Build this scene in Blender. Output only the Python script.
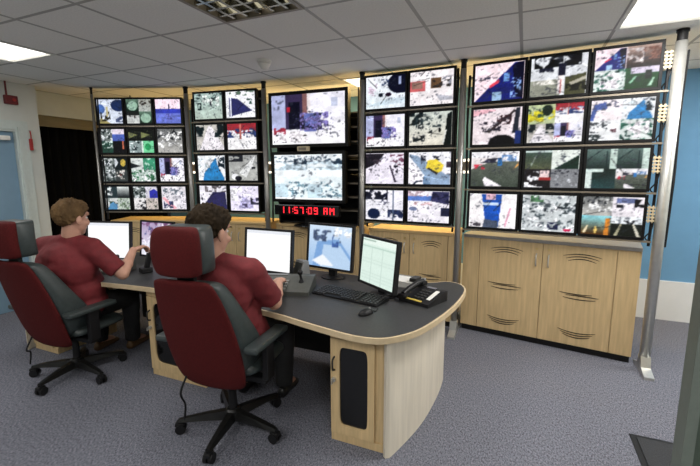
import bpy, bmesh, math, random
import numpy as np
from mathutils import Vector, Matrix, noise
for o in list(bpy.data.objects): bpy.data.objects.remove(o)
S = bpy.context.scene
COL = S.collection
R = math.radians
PI = math.pi

# ------------------------------------------------------------------ camera
CEIL = 2.554
cam_d = bpy.data.cameras.new('camera'); cam = bpy.data.objects.new('camera', cam_d); COL.objects.link(cam)
cam_d.sensor_width = 36.0; cam_d.lens = 398.9/700*36.0; cam_d.clip_start = .02
cam.location = (0, 0, 1.578)
cam.rotation_euler = (Matrix.Rotation(R(23.5), 3, 'Z') @ Matrix.Rotation(R(90-8.83), 3, 'X') @ Matrix.Rotation(R(-.13), 3, 'Z')).to_euler()
S.camera = cam
# ------------------------------------------------------------------ world, exposure
w = bpy.data.worlds.new('world'); S.world = w; w.use_nodes = True
w.node_tree.nodes['Background'].inputs[0].default_value = (.5, .55, .6, 1)
w.node_tree.nodes['Background'].inputs[1].default_value = .02
S.view_settings.view_transform = 'Standard'; S.view_settings.look = 'None'
S.view_settings.gamma = 1.0; S.view_settings.exposure = 0.26; S.view_settings.use_curve_mapping = False
# ------------------------------------------------------------------ large area lights (one in each ceiling fitting)
def area(loc, sx, sy, power, col, rot=(0, 0, 0)):
    d = bpy.data.lights.new('area', 'AREA'); d.shape = 'RECTANGLE'; d.size = sx; d.size_y = sy
    d.energy = power; d.color = col
    o = bpy.data.objects.new('area_light', d); o.location = loc; o.rotation_euler = rot; COL.objects.link(o)
    return o
X0, Y0 = -.0857, 4.0757          # ceiling grid origin, 0.6 m module
def gx(k): return X0-.6*k
def gy(k): return Y0-.6*k
COOL = (1, .975, .94); WARM = (1, .66, .24)
#            x0 index, y top index, y modules, power, colour, style
LIGHTS = [(-1, 1, 2, 40, COOL, 'diffuser', 'bright white ceiling light above the silver post on the right'),
          (3, 3, 2, 16, COOL, 'louvre', 'dim louvred ceiling light with metal cells above the desk'),
          (7, 3, 2, 16, COOL, 'diffuser', 'bright white ceiling light near the blue door'),
          (3, -1, 1, 26, WARM, 'diffuser', 'warm ceiling light glimpsed behind the video wall'),
          (-3, 0, 1, 30, COOL, 'diffuser', None),  # unseen extra fitting, added to light the blue wall and right post
          (7, 7, 2, 13, COOL, 'diffuser', None), (3, 7, 2, 30, COOL, 'diffuser', None), (-1, 7, 2, 40, COOL, 'diffuser', None)]
for (kx, ky, n, pw, c, st, lb) in LIGHTS:
    area((gx(kx)+.3, gy(ky)-.3*n, CEIL-.012), .56, .6*n-.05, pw, c)
# unseen strip lighting, added for a warm glow behind the screens
for (x, y, ln, rz, up, dn) in ((-2.2, 4.40, 3.2, 0, 13, 18), (.1, 4.225, 1.35, 0, 5, 6), (-4.35, 3.975, 1.05, R(22), 2.5, 5)):
    area((x, y, 1.71), ln, .12, up, WARM, (PI, 0, rz))
    area((x, y, 1.54), ln, .12, dn, WARM, (0, 0, rz))

# ------------------------------------------------------------------ materials
def lin(c):
    return tuple(((v/255)/12.92 if v/255 <= .04045 else ((v/255+.055)/1.055)**2.4) for v in c)
MATS = {}
def mat(name, col, rough=.6, metal=0, spec=.5, noise_amt=0, nscale=30, bump=0, bscale=200, emis=None, estr=0, stretch=None, coat=0):
    m = bpy.data.materials.new(name); m.use_nodes = True
    nt = m.node_tree; b = nt.nodes['Principled BSDF']
    b.inputs['Base Color'].default_value = (*col, 1); b.inputs['Roughness'].default_value = rough
    b.inputs['Metallic'].default_value = metal; b.inputs['Specular IOR Level'].default_value = spec
    b.inputs['Coat Weight'].default_value = coat
    tc = nt.nodes.new('ShaderNodeTexCoord'); mp = nt.nodes.new('ShaderNodeMapping')
    nt.links.new(tc.outputs['Object'], mp.inputs[0])
    if stretch: mp.inputs['Scale'].default_value = stretch
    nz = nt.nodes.new('ShaderNodeTexNoise'); nz.inputs['Scale'].default_value = nscale; nz.inputs['Detail'].default_value = 5
    nt.links.new(mp.outputs[0], nz.inputs['Vector'])
    rp = nt.nodes.new('ShaderNodeValToRGB')
    a = noise_amt if noise_amt else .04
    rp.color_ramp.elements[0].position = .3; rp.color_ramp.elements[1].position = .7
    rp.color_ramp.elements[0].color = (*[v*(1-a) for v in col], 1); rp.color_ramp.elements[1].color = (*[min(1, v*(1+a)) for v in col], 1)
    nt.links.new(nz.outputs[0], rp.inputs[0]); nt.links.new(rp.outputs[0], b.inputs['Base Color'])
    if bump:
        n2 = nt.nodes.new('ShaderNodeTexNoise'); n2.inputs['Scale'].default_value = bscale; n2.inputs['Detail'].default_value = 3
        nt.links.new(mp.outputs[0], n2.inputs['Vector'])
        bp = nt.nodes.new('ShaderNodeBump'); bp.inputs['Strength'].default_value = bump; bp.inputs['Distance'].default_value = .004
        nt.links.new(n2.outputs[0], bp.inputs['Height']); nt.links.new(bp.outputs[0], b.inputs['Normal'])
    if emis:
        b.inputs['Emission Color'].default_value = (*emis, 1); b.inputs['Emission Strength'].default_value = estr
    MATS[name] = m
    return m
mat('maple', (.58, .425, .225), .42, noise_amt=.13, nscale=5, stretch=(9, 9, .7))
mat('maple_top', (.60, .43, .21), .4, noise_amt=.12, nscale=5, stretch=(.8, 8, 8))
mat('maple_lit', (.69, .63, .52), .45, noise_amt=.09, nscale=4, stretch=(7, 7, .6))  # same maple, paler to paint in the daylight-like light on end panels
mat('edge_band', (.58, .46, .29), .4, noise_amt=.08, nscale=20)
mat('laminate', (.030, .031, .032), .5, noise_amt=.25, nscale=60, bump=.1)
mat('counter_grey', (.28, .27, .26), .4, noise_amt=.1)
mat('black_plastic', (.008, .008, .009), .5, spec=.3, noise_amt=.2)
mat('bezel_black', (.004, .004, .0045), .5, spec=.2)
mat('black_gloss', (.008, .008, .009), .12)
mat('dark_metal', (.05, .048, .045), .4, .6)
mat('post_grey', (.36, .35, .33), .36, .7)
mat('silver', (.60, .60, .57), .34, .75, noise_amt=.05)
mat('rail_metal', (.22, .19, .15), .4, .5)
mat('chrome', (.7, .7, .7), .15, 1)
mat('brass', (.6, .45, .2), .3, .8)
mat('cream_plastic', (.52, .43, .28), .5)
mat('white_plastic', (.72, .71, .67), .45)
mat('grey_plastic', (.30, .30, .29), .5)
mat('console_grey', (.075, .078, .07), .5, noise_amt=.1)
mat('key_grey', (.035, .035, .036), .5)
mat('paper', (.78, .77, .73), .8)
mat('yellow_label', (.65, .48, .08), .6)
mat('maroon_fabric', (.068, .0058, .006), .85, spec=.2, noise_amt=.18, nscale=120, bump=.25, bscale=500)
mat('charcoal_leather', (.032, .042, .042), .42, noise_amt=.15, nscale=40, bump=.08, bscale=250)
mat('black_metal', (.012, .012, .012), .28, .3)
mat('tile', (.82, .81, .78), .9, noise_amt=.06, nscale=90, bump=.5, bscale=160)
mat('tbar', (.38, .37, .35), .5)
mat('slab', (.3, .3, .3), .9)
mat('wall_white', (.56, .58, .55), .8, noise_amt=.03, nscale=8, bump=.05)
mat('wall_blue', (.125, .29, .48), .8, noise_amt=.03, nscale=8, bump=.05)
mat('dado_white', (.70, .72, .73), .6, noise_amt=.03, nscale=6)
mat('door_blue', (.17, .28, .38), .5, noise_amt=.04, nscale=6)
mat('frame_paint', (.52, .58, .56), .5, noise_amt=.04)
mat('frame_green', (.13, .155, .135), .5, noise_amt=.06)
mat('frame_green_dark', (.055, .075, .058), .5, noise_amt=.06)
mat('pelmet', (.20, .16, .09), .5, noise_amt=.15, nscale=4, stretch=(8, .7, 8))
mat('curtain', (.004, .004, .004), .95, spec=.1)
mat('alarm_red', (.14, .012, .015), .5)
mat('tag_red', (.35, .02, .02), .5)
mat('mat_rubber', (.022, .024, .028), .8, noise_amt=.3, nscale=150, bump=.4, bscale=300)
mat('smoked_glass', (.006, .006, .006), .06, spec=.6)
mat('light_on', (.9, .9, .9), .5, emis=(1, .97, .90), estr=1.6)
mat('light_warm', (.9, .9, .9), .5, emis=(1, .92, .74), estr=1.7)
mat('tube_dim', (.9, .9, .9), .5, emis=(1, .93, .76), estr=1.3)
mat('louvre_metal', (.30, .29, .24), .18, .9)
mat('led_red', (.3, .005, .005), .4, emis=(1, .02, .035), estr=1.5)
mat('skin', (.50, .27, .19), .55, noise_amt=.06, nscale=25, bump=.04)
mat('lips', (.40, .16, .13), .5)
mat('shirt', (.145, .012, .016), .8, noise_amt=.15, nscale=25, bump=.3, bscale=60)
mat('trousers', (.008, .008, .009), .8, noise_amt=.2, bump=.2, bscale=60)
mat('shoe_brown', (.10, .055, .022), .5)
mat('shoe_black', (.01, .01, .01), .4)
mat('hair_sandy', (.11, .065, .028), .8, spec=.2, noise_amt=.4, nscale=14, bump=.8, bscale=90, stretch=(1, 1, .4))
mat('hair_brown', (.022, .014, .007), .85, spec=.15, noise_amt=.4, nscale=14, bump=.8, bscale=90, stretch=(1, 1, .4))
mat('eye', (.7, .7, .68), .2)
mat('iris', (.05, .07, .09), .2)
# carpet: mottled loop pile
m = bpy.data.materials.new('carpet'); m.use_nodes = True; MATS['carpet'] = m
nt = m.node_tree; b = nt.nodes['Principled BSDF']; b.inputs['Roughness'].default_value = .95; b.inputs['Specular IOR Level'].default_value = .1
tc = nt.nodes.new('ShaderNodeTexCoord')
n1 = nt.nodes.new('ShaderNodeTexNoise'); n1.inputs['Scale'].default_value = 120; n1.inputs['Detail'].default_value = 6; n1.inputs['Roughness'].default_value = .75
n2 = nt.nodes.new('ShaderNodeTexVoronoi'); n2.inputs['Scale'].default_value = 130
mpc = nt.nodes.new('ShaderNodeMapping'); mpc.inputs['Scale'].default_value = (1, .55, 1); mpc.inputs['Rotation'].default_value = (0, 0, .5)
nt.links.new(tc.outputs['Object'], mpc.inputs[0]); nt.links.new(mpc.outputs[0], n1.inputs['Vector']); nt.links.new(mpc.outputs[0], n2.inputs['Vector'])
rp = nt.nodes.new('ShaderNodeValToRGB')
rp.color_ramp.elements[0].position = .36; rp.color_ramp.elements[0].color = (.045, .047, .060, 1)
rp.color_ramp.elements[1].position = .66; rp.color_ramp.elements[1].color = (.27, .278, .33, 1)
nt.links.new(n1.outputs[0], rp.inputs[0]); nt.links.new(rp.outputs[0], b.inputs['Base Color'])
bp = nt.nodes.new('ShaderNodeBump'); bp.inputs['Strength'].default_value = .5; bp.inputs['Distance'].default_value = .006
nt.links.new(n2.outputs['Distance'], bp.inputs['Height']); nt.links.new(bp.outputs[0], b.inputs['Normal'])
# screen: picture stored as point colours, emitted by the panel
m = bpy.data.materials.new('screen'); m.use_nodes = True; MATS['screen'] = m
nt = m.node_tree; b = nt.nodes['Principled BSDF']; b.inputs['Base Color'].default_value = (.006, .006, .006, 1); b.inputs['Roughness'].default_value = .6; b.inputs['Specular IOR Level'].default_value = .15
at = nt.nodes.new('ShaderNodeAttribute'); at.attribute_name = 'picture'
nt.links.new(at.outputs['Color'], b.inputs['Emission Color']); b.inputs['Emission Strength'].default_value = .92

# ------------------------------------------------------------------ mesh helpers
def link(o, parent=None):
    COL.objects.link(o)
    if parent: o.parent = parent
    return o
def obj(name, bm, m, parent=None, loc=None, rot=None, smooth=False):
    bmesh.ops.recalc_face_normals(bm, faces=bm.faces)
    me = bpy.data.meshes.new(name); bm.to_mesh(me); bm.free()
    me.materials.append(MATS[m] if isinstance(m, str) else m)
    if smooth:
        for p in me.polygons: p.use_smooth = True
    o = bpy.data.objects.new(name, me)
    if loc: o.location = loc
    if rot is not None: o.rotation_euler = rot if not isinstance(rot, (int, float)) else (0, 0, rot)
    return link(o, parent)
def share(name, me, parent=None, loc=None, rot=None):
    o = bpy.data.objects.new(name, me)
    if loc: o.location = loc
    if rot is not None: o.rotation_euler = rot if not isinstance(rot, (int, float)) else (0, 0, rot)
    return link(o, parent)
def empty(name, loc=(0, 0, 0), rz=0, label=None, cat=None, group=None):
    o = bpy.data.objects.new(name, None); o.location = loc; o.rotation_euler = (0, 0, rz); o.empty_display_size = .05
    link(o); tag(o, label, cat, group); return o
def tag(o, label=None, cat=None, group=None, kind=None):
    if label: o['label'] = label
    if cat: o['category'] = cat
    if group: o['group'] = group
    if kind: o['kind'] = kind
    return o
def NB(): return bmesh.new()
def box(bm, x0, x1, y0, y1, z0, z1, bev=0, M=None):
    r = bmesh.ops.create_cube(bm, size=1.0)
    vs = r['verts']
    bmesh.ops.scale(bm, vec=(x1-x0, y1-y0, z1-z0), verts=vs)
    bmesh.ops.translate(bm, vec=((x0+x1)/2, (y0+y1)/2, (z0+z1)/2), verts=vs)
    if bev:
        es = list({e for v in vs for e in v.link_edges})
        rr = bmesh.ops.bevel(bm, geom=es, offset=bev, segments=2, affect='EDGES', profile=.6)
        vs = list({v for f in rr['faces'] for v in f.verts} | {v for v in vs if v.is_valid})
    if M is not None: bmesh.ops.transform(bm, matrix=M, verts=vs)
    return bm
def B(*a, **k): return box(NB(), *a, **k)
def cyl(bm, p0, p1, r0, r1=None, seg=16, caps=True):
    r1 = r0 if r1 is None else r1
    p0, p1 = Vector(p0), Vector(p1); d = (p1-p0)
    q = d.to_track_quat('Z', 'Y').to_matrix()
    ra = [bm.verts.new(p0+q @ Vector((math.cos(2*PI*i/seg)*r0, math.sin(2*PI*i/seg)*r0, 0))) for i in range(seg)]
    rb = [bm.verts.new(p1+q @ Vector((math.cos(2*PI*i/seg)*r1, math.sin(2*PI*i/seg)*r1, 0))) for i in range(seg)]
    for i in range(seg): bm.faces.new((ra[i], ra[(i+1) % seg], rb[(i+1) % seg], rb[i]))
    if caps: bm.faces.new(ra[::-1]); bm.faces.new(rb)
    return bm
def tube(bm, pts, r, seg=8):
    pts = [Vector(p) for p in pts]; rings = []
    for i, p in enumerate(pts):
        d = (pts[min(i+1, len(pts)-1)]-pts[max(i-1, 0)])
        q = d.to_track_quat('Z', 'Y').to_matrix()
        rr = r[i] if isinstance(r, (list, tuple)) else r
        rings.append([bm.verts.new(p+q @ Vector((math.cos(2*PI*k/seg)*rr, math.sin(2*PI*k/seg)*rr, 0))) for k in range(seg)])
    for a, c in zip(rings, rings[1:]):
        # align ring start to limit twist
        off = min(range(seg), key=lambda s: sum((a[k].co-c[(k+s) % seg].co).length for k in range(0, seg, 2)))
        for k in range(seg):
            bm.faces.new((a[k], a[(k+1) % seg], c[(k+1+off) % seg], c[(k+off) % seg]))
        c[:] = c[off:]+c[:off]
    bm.faces.new(rings[0][::-1]); bm.faces.new(rings[-1])
    return bm
def bez(pts, n=8):
    """Catmull-Rom through points"""
    P = [Vector(p) for p in pts]; P = [P[0]*2-P[1]]+P+[P[-1]*2-P[-2]]; out = []
    for i in range(1, len(P)-2):
        for k in range(n):
            t = k/n; a, b_, c, d = P[i-1], P[i], P[i+1], P[i+2]
            out.append(.5*((2*b_)+(-a+c)*t+(2*a-5*b_+4*c-d)*t*t+(-a+3*b_-3*c+d)*t**3))
    out.append(P[-2]); return out
def prism(bm, poly, z0, z1, M=None):
    lo = [bm.verts.new((x, y, z0)) for x, y in poly]; hi = [bm.verts.new((x, y, z1)) for x, y in poly]
    n = len(poly)
    bm.faces.new(lo[::-1]); bm.faces.new(hi)
    for i in range(n): bm.faces.new((lo[i], lo[(i+1) % n], hi[(i+1) % n], hi[i]))
    if M is not None: bmesh.ops.transform(bm, matrix=M, verts=lo+hi)
    return bm
def lathe(bm, prof, seg=20, M=None):
    rings = []
    for r, z in prof: rings.append([bm.verts.new((math.cos(2*PI*i/seg)*r, math.sin(2*PI*i/seg)*r, z)) for i in range(seg)])
    for a, c in zip(rings, rings[1:]):
        for i in range(seg): bm.faces.new((a[i], a[(i+1) % seg], c[(i+1) % seg], c[i]))
    bm.faces.new(rings[0][::-1]); bm.faces.new(rings[-1])
    if M is not None: bmesh.ops.transform(bm, matrix=M, verts=[v for r_ in rings for v in r_])
    return bm
YZ = Matrix(((0, 0, 1, 0), (1, 0, 0, 0), (0, 1, 0, 0), (0, 0, 0, 1)))      # prism (a,b,h) -> y=a, z=b, x=h
XZ = Matrix(((1, 0, 0, 0), (0, 0, -1, 0), (0, 1, 0, 0), (0, 0, 0, 1)))     # prism (a,b,h) -> x=a, z=b, y=-h

# ------------------------------------------------------------------ the room
XL, XR, YF, YB = -5.25, 2.6, -2.2, 5.08
XREC = -5.5; YC = 2.96
def struct(name, bm, m, label=None, **k):
    o = obj(name, bm, m, **k); o['kind'] = 'structure'
    if label: o['label'] = label
    return o
struct('floor', B(XREC-.6, XR+.1, YF-.1, YB+.1, -.08, 0), 'carpet', 'mottled grey loop-pile carpet floor')
wb = struct('wall_back', B(XREC-.1, XR+.1, YB, YB+.1, 0, CEIL+.2), 'wall_blue', 'blue painted wall behind the video wall')
obj('dado_panel', B(XREC, XR, YB-.02, YB, 0, .425), 'dado_white', wb)
struct('wall_right', B(XR, XR+.1, YF, YB, 0, CEIL+.2), 'wall_white', 'off white wall on the right')
struct('wall_front', B(XREC-.1, XR+.1, YF-.1, YF, 0, CEIL+.2), 'wall_white', 'off white wall opposite the video wall')
# left wall with door opening
wl = NB()
DY0, DY1, DH = 1.78, 2.70, 2.02
box(wl, XL-.12, XL, YF, DY0-.08, 0, CEIL+.2); box(wl, XL-.12, XL, DY0-.08, DY1+.08, DH+.08, CEIL+.2); box(wl, XL-.12, XL, DY1+.08, YC, 0, CEIL+.2)
struct('wall_left', wl, 'wall_white', 'off white wall with the blue door')
wr = NB(); box(wr, XREC-.1, XL-.12, YC-.06, YC, 0, CEIL+.2); box(wr, XREC-.1, XREC, YC, YB, 2.27, CEIL+.2); box(wr, XREC-.5, XREC-.4, YC-.06, YB, 0, CEIL+.2)
struct('wall_recess', wr, 'wall_white', 'white bulkhead above the black curtain recess')
tr = struct('trim_1', B(XREC-.09, XREC-.05, YC, YB, 2.14, 2.27), 'pelmet', 'dark wooden pelmet above the black curtain')
# door 1
fr = NB(); box(fr, XL-.12, XL+.015, DY1, DY1+.13, 0, DH+.12); box(fr, XL-.12, XL+.015, DY0-.13, DY0, 0, DH+.12); box(fr, XL-.12, XL+.015, DY0, DY1, DH, DH+.12)
box(fr, XL-.10, XL+.03, DY1+.02, DY1+.05, 0, DH+.05); box(fr, XL-.1, XL+.03, DY0, DY1, DH+.02, DH+.05)
d1 = struct('door_1', fr, 'frame_paint', 'pale green grey frame of the blue door')
obj('door_leaf', B(XL-.07, XL-.03, DY0+.004, DY1-.004, .005, DH-.004), 'door_blue', d1)
dl = d1
obj('door_closer', B(XL-.03, XL+.03, DY1-.36, DY1-.06, DH-.10, DH-.05, bev=.008), 'white_plastic', d1)
hb = NB(); cyl(hb, (XL-.03, DY0+.08, 1.0), (XL+.03, DY0+.08, 1.0), .01); cyl(hb, (XL+.03, DY0+.07, 1.0), (XL+.03, DY0+.2, 1.0), .01)
obj('door_handle', hb, 'chrome', d1)
# near doorway on the right: green-grey jamb, door stop and wooden door leaf
JX, JY = .486, 1.40
d2 = struct('door_2', B(JX, JX+.028, JY, JY+.075, 0, CEIL), 'frame_green', 'grey green doorway jamb in the near right corner')
obj('door_stop', B(JX+.028, JX+.055, JY+.004, JY+.075, 0, CEIL), 'frame_green_dark', d2)
obj('door_leaf', B(JX+.057, JX+.93, JY+.012, JY+.056, .005, 2.05), 'maple', d2)
obj('door_frame', B(JX+.05, JX+.93, JY, JY+.10, 2.06, 2.12), 'frame_green', d2)
obj('door_frame', B(JX+.93, JX+.98, JY, JY+.10, 0, 2.12), 'frame_green', d2)
pw = NB(); box(pw, JX+.98, XR, JY, JY+.1, 0, CEIL); box(pw, JX+.05, JX+.98, JY+.01, JY+.09, 2.12, CEIL)
struct('wall_partition', pw, 'wall_white', 'short partition holding the near doorway')
# ceiling
ce = struct('ceiling', B(XREC-.6, XR+.1, YF-.1, YB+.1, CEIL+.10, CEIL+.18), 'slab', 'suspended ceiling of square mineral tiles')
used = set()
for (kx, ky, n, pw_, c, st, lb) in LIGHTS:
    for j in range(n): used.add((kx, ky+j))
tile_me = None
grid = NB()
for kx in range(-5, 11):
    x0, x1 = max(gx(kx), XREC), min(gx(kx)+.6, XR)
    if x1-x0 < .03: continue
    for ky in range(-2, 12):
        y1, y0 = min(gy(ky), YB), max(gy(ky)-.6, YF)
        if y1-y0 < .03 or (kx, ky) in used: continue
        full = abs(x1-x0-.6) < 1e-4 and abs(y1-y0-.6) < 1e-4
        if full and tile_me:
            share('ceiling_tile', tile_me, ce, ((x0+x1)/2, (y0+y1)/2, CEIL))
        else:
            hx, hy = (x1-x0)/2-.008, (y1-y0)/2-.008
            o = obj('ceiling_tile', B(-hx, hx, -hy, hy, .0, .018, bev=.004), 'tile', ce, ((x0+x1)/2, (y0+y1)/2, CEIL))
            if full: tile_me = o.data
for kx in range(-5, 11):
    if XREC < gx(kx) < XR: box(grid, gx(kx)-.012, gx(kx)+.012, YF, YB, CEIL-.001, CEIL+.008)
for ky in range(-2, 12):
    if YF < gy(ky) < YB: box(grid, XREC, XR, gy(ky)-.012, gy(ky)+.012, CEIL-.0005, CEIL+.009)
obj('ceiling_grid', grid, 'tbar', ce)
for (kx, ky, n, pw_, c, st, lb) in LIGHTS:
    x0, y1 = gx(kx), gy(ky); x1, y0 = x0+.6, y1-.6*n
    t = empty('ceiling_light', ((x0+x1)/2, (y0+y1)/2, CEIL), 0, lb or 'unseen ceiling light outside the photograph', 'ceiling light', None if lb else 'ceiling lights outside the photograph')
    hx, hy = .3, (y1-y0)/2
    f = NB()
    for (a, b_, c_, d) in ((-hx, hx, hy-.025, hy), (-hx, hx, -hy, -hy+.025), (-hx, -hx+.025, -hy+.025, hy-.025), (hx-.025, hx, -hy+.025, hy-.025)):
        box(f, a, b_, c_, d, -.006, .03)
    obj('frame', f, 'white_plastic' if st != 'louvre' else 'rail_metal', t)
    if st == 'diffuser':
        me = None
        k = 8*n
        for i in range(k):          # ribbed prismatic panel
            ya = -hy+.025+(2*hy-.05)*i/k; yb = -hy+.025+(2*hy-.05)*(i+1)/k
            q = prism(NB(), [(ya+.002, 0.012), ((ya+yb)/2, .003), (yb-.002, .012), (yb-.002, .02), (ya+.002, .02)], -hx+.026, hx-.026, YZ)
            o = obj('diffuser_rib', q, 'light_warm' if c is WARM else 'light_on', t)
    else:
        obj('housing', B(-hx+.02, hx-.02, -hy+.02, hy-.02, .085, .09), 'louvre_metal', t)
        for i in range(3):
            x = -.19+.19*i
            obj('tube', cyl(NB(), (x, -hy+.05, .06), (x, hy-.05, .06), .013, seg=10), 'tube_dim', t)
        for i in range(1, 6):
            x = -hx+.6*i/6
            obj('louvre_blade', prism(NB(), [(x-.010, 0), (x+.010, 0), (x+.003, .045), (x-.003, .045)], -hy+.026, hy-.026, Matrix(((1, 0, 0, 0), (0, 0, 1, 0), (0, 1, 0, 0), (0, 0, 0, 1)))), 'louvre_metal', t)
        for i in range(1, 12):
            y = -hy+2*hy*i/12
            obj('louvre_blade', prism(NB(), [(y-.010, .001), (y+.010, .001), (y+.003, .044), (y-.003, .044)], -hx+.026, hx-.026, YZ), 'louvre_metal', t)
# bodies of the added warm strip lamps, unseen in the service gap (each lamp throws light up and down)
for (x, y, ln, rz, w_) in ((-2.2, 4.40, 3.3, 0, 'behind the centre of the video wall'), (.1, 4.225, 1.4, 0, 'behind the right bank'), (-4.35, 3.975, 1.1, R(22), 'behind the left bank')):
    t = empty('added_strip_lamp', (x, y, 1.6), rz, 'added warm strip lamp hidden '+w_, 'lamp', 'added strip lamps behind the screens')
    obj('housing', B(-ln/2, ln/2, -.025, .025, -.02, .07, bev=.006), 'white_plastic', t)
    obj('tube', cyl(NB(), (-ln/2+.03, 0, .085), (ln/2-.03, 0, .085), .013, seg=10), 'light_warm', t)
    obj('tube', cyl(NB(), (-ln/2+.03, 0, -.035), (ln/2-.03, 0, -.035), .013, seg=10), 'light_warm', t)
    obj('hanger', cyl(NB(), (-ln/2+.1, 0, .07), (-ln/2+.1, 0, CEIL-1.6), .006, seg=8), 'dark_metal', t)
    obj('hanger', cyl(NB(), (ln/2-.1, 0, .07), (ln/2-.1, 0, CEIL-1.6), .006, seg=8), 'dark_metal', t)
# smoke detector
t = empty('smoke_detector', (-2.193, 3.135, CEIL), 0, 'small white smoke detector dome on the ceiling tiles', 'smoke detector')
obj('base', lathe(NB(), [(.062, -.022), (.066, 0)], 24), 'white_plastic', t)
obj('dome', lathe(NB(), [(.016, -.078), (.034, -.072), (.04, -.055), (.052, -.042), (.055, -.022)], 24), 'white_plastic', t, smooth=True)
# fire alarm sounder and red tag on the left wall
t = empty('alarm_box', (XL, 2.69, 2.31), 0, 'dark red alarm box with conduit above the blue door', 'alarm')
obj('body', B(0, .05, -.06, .06, 0, .095, bev=.008), 'alarm_red', t); obj('conduit', cyl(NB(), (.015, -.03, .095), (.015, -.03, CEIL-2.31), .009), 'alarm_red', t)
obj('button', cyl(NB(), (.05, .02, .048), (.056, .02, .048), .018), 'tag_red', t)
t = empty('hanging_tag', (XL, 2.835, 2.04), 0, 'narrow red tag hanging beside the blue door frame', 'tag')
obj('hook', cyl(NB(), (0, 0, 0), (.04, 0, 0), .006), 'chrome', t)
obj('strap', tube(NB(), [(.035, 0, 0), (.034, .006, -.05), (.032, .004, -.10)], .007), 'tag_red', t)
obj('tag_body', B(.02, .042, -.016, .016, -.22, -.09, bev=.005), 'tag_red', t)
# black curtain with folds
cb = NB(); prev = None
ny = 120
for i in range(ny+1):
    y = YC+.02+(YB-YC-.06)*i/ny; x = XREC-.16+.03*math.sin(i*.9)+.012*math.sin(i*.37)
    a, c_ = cb.verts.new((x, y, .02)), cb.verts.new((x, y, 2.2))
    if prev: cb.faces.new((prev[0], a, c_, prev[1]))
    prev = (a, c_)
o = obj('curtain', cb, 'curtain', smooth=True); tag(o, 'black floor length curtain hanging in the recess left of the screens', 'curtain')
sm = o.modifiers.new('solid', 'SOLIDIFY'); sm.thickness = .006
# dark mat near the doorway
t = empty('door_mat', (.97, 2.41, 0), 0, 'dark rubber mat on the carpet beside the near door jamb', 'mat')
obj('border', prism(NB(), [(-.30, -.28), (.30, -.28), (.30, .28), (-.30, .28)], 0.0, .006), 'black_plastic', t)
obj('pad', B(-.27, .27, -.25, .25, .006, .012, bev=.003), 'mat_rubber', t)

# ------------------------------------------------------------------ screen pictures
rng = np.random.default_rng(4)
def paint(spec, nx, ny):
    A = np.zeros((ny, nx, 3)); u, v = np.meshgrid(np.linspace(0, 1, nx), np.linspace(0, 1, ny))
    run(A, u, v, spec); return A
def inpoly(u, v, P):
    r = np.zeros(u.shape, bool); n = len(P)
    for i in range(n):
        (x1, y1), (x2, y2) = P[i], P[(i+1) % n]
        if y1 == y2: continue
        c = ((y1 > v) != (y2 > v)) & (u < (x2-x1)*(v-y1)/(y2-y1)+x1); r ^= c
    return r
def vn(u, v, f):
    """bilinear value noise"""
    n = int(f)+3; g = rng.random((n, n)); x = np.clip(u, 0, 1)*f+rng.random(); y = np.clip(v, 0, 1)*f+rng.random()
    i = np.minimum(x.astype(int), n-2); j = np.minimum(y.astype(int), n-2); a = x-i; b_ = y-j
    return (g[j, i]*(1-a)+g[j, i+1]*a)*(1-b_)+(g[j+1, i]*(1-a)+g[j+1, i+1]*a)*b_
def run(A, u, v, spec):
    for op in spec:
        k = op[0]
        if k == 'f': A[:] = op[1]
        elif k == 'g': A[:] = np.array(op[1])*(1-v[..., None])+np.array(op[2])*v[..., None]
        elif k == 'p': A[inpoly(u, v, op[2])] = op[1]
        elif k == 'r': A[(u >= op[2]) & (u <= op[4]) & (v >= op[3]) & (v <= op[5])] = op[1]
        elif k == 'e': A[((u-op[2])/op[4])**2+((v-op[3])/op[5])**2 < 1] = op[1]
        elif k == 'c':      # clutter of irregular patches: (col, n, size, x0, y0, x1, y1)
            f = 1/(1.5*op[3]); m_ = .65*vn(u, v, f)+.35*vn(u, v, 2.3*f)
            ins_ = (u >= op[4]) & (u <= op[6]) & (v >= op[5]) & (v <= op[7])
            if not ins_.any(): continue
            cov = min(.7, 1.9*op[2]*op[3]**2/max(.01, (op[6]-op[4])*(op[7]-op[5])))
            th = np.quantile(m_[ins_], 1-cov)
            al = (np.clip((m_-th)/.05+.5, 0, 1)*ins_)[..., None]
            colr = np.array(op[1])[None, None]*(.7+.6*vn(u, v, 3*f))[..., None]
            A[:] = A*(1-al)+colr*al
        elif k == 'n': A += rng.normal(0, op[1], A.shape[:2])[..., None]
        elif k == 'q':
            ny, nx = A.shape[:2]; hx, hy = nx//2, ny//2
            for (s, sl) in ((op[1], (slice(hy, ny), slice(0, hx))), (op[2], (slice(hy, ny), slice(hx, nx))), (op[3], (slice(0, hy), slice(0, hx))), (op[4], (slice(0, hy), slice(hx, nx)))):
                sub = A[sl]; yy, xx = sub.shape[:2]; uu, vv = np.meshgrid(np.linspace(0, 1, xx), np.linspace(0, 1, yy))
                run(sub, uu, vv, s)
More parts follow.
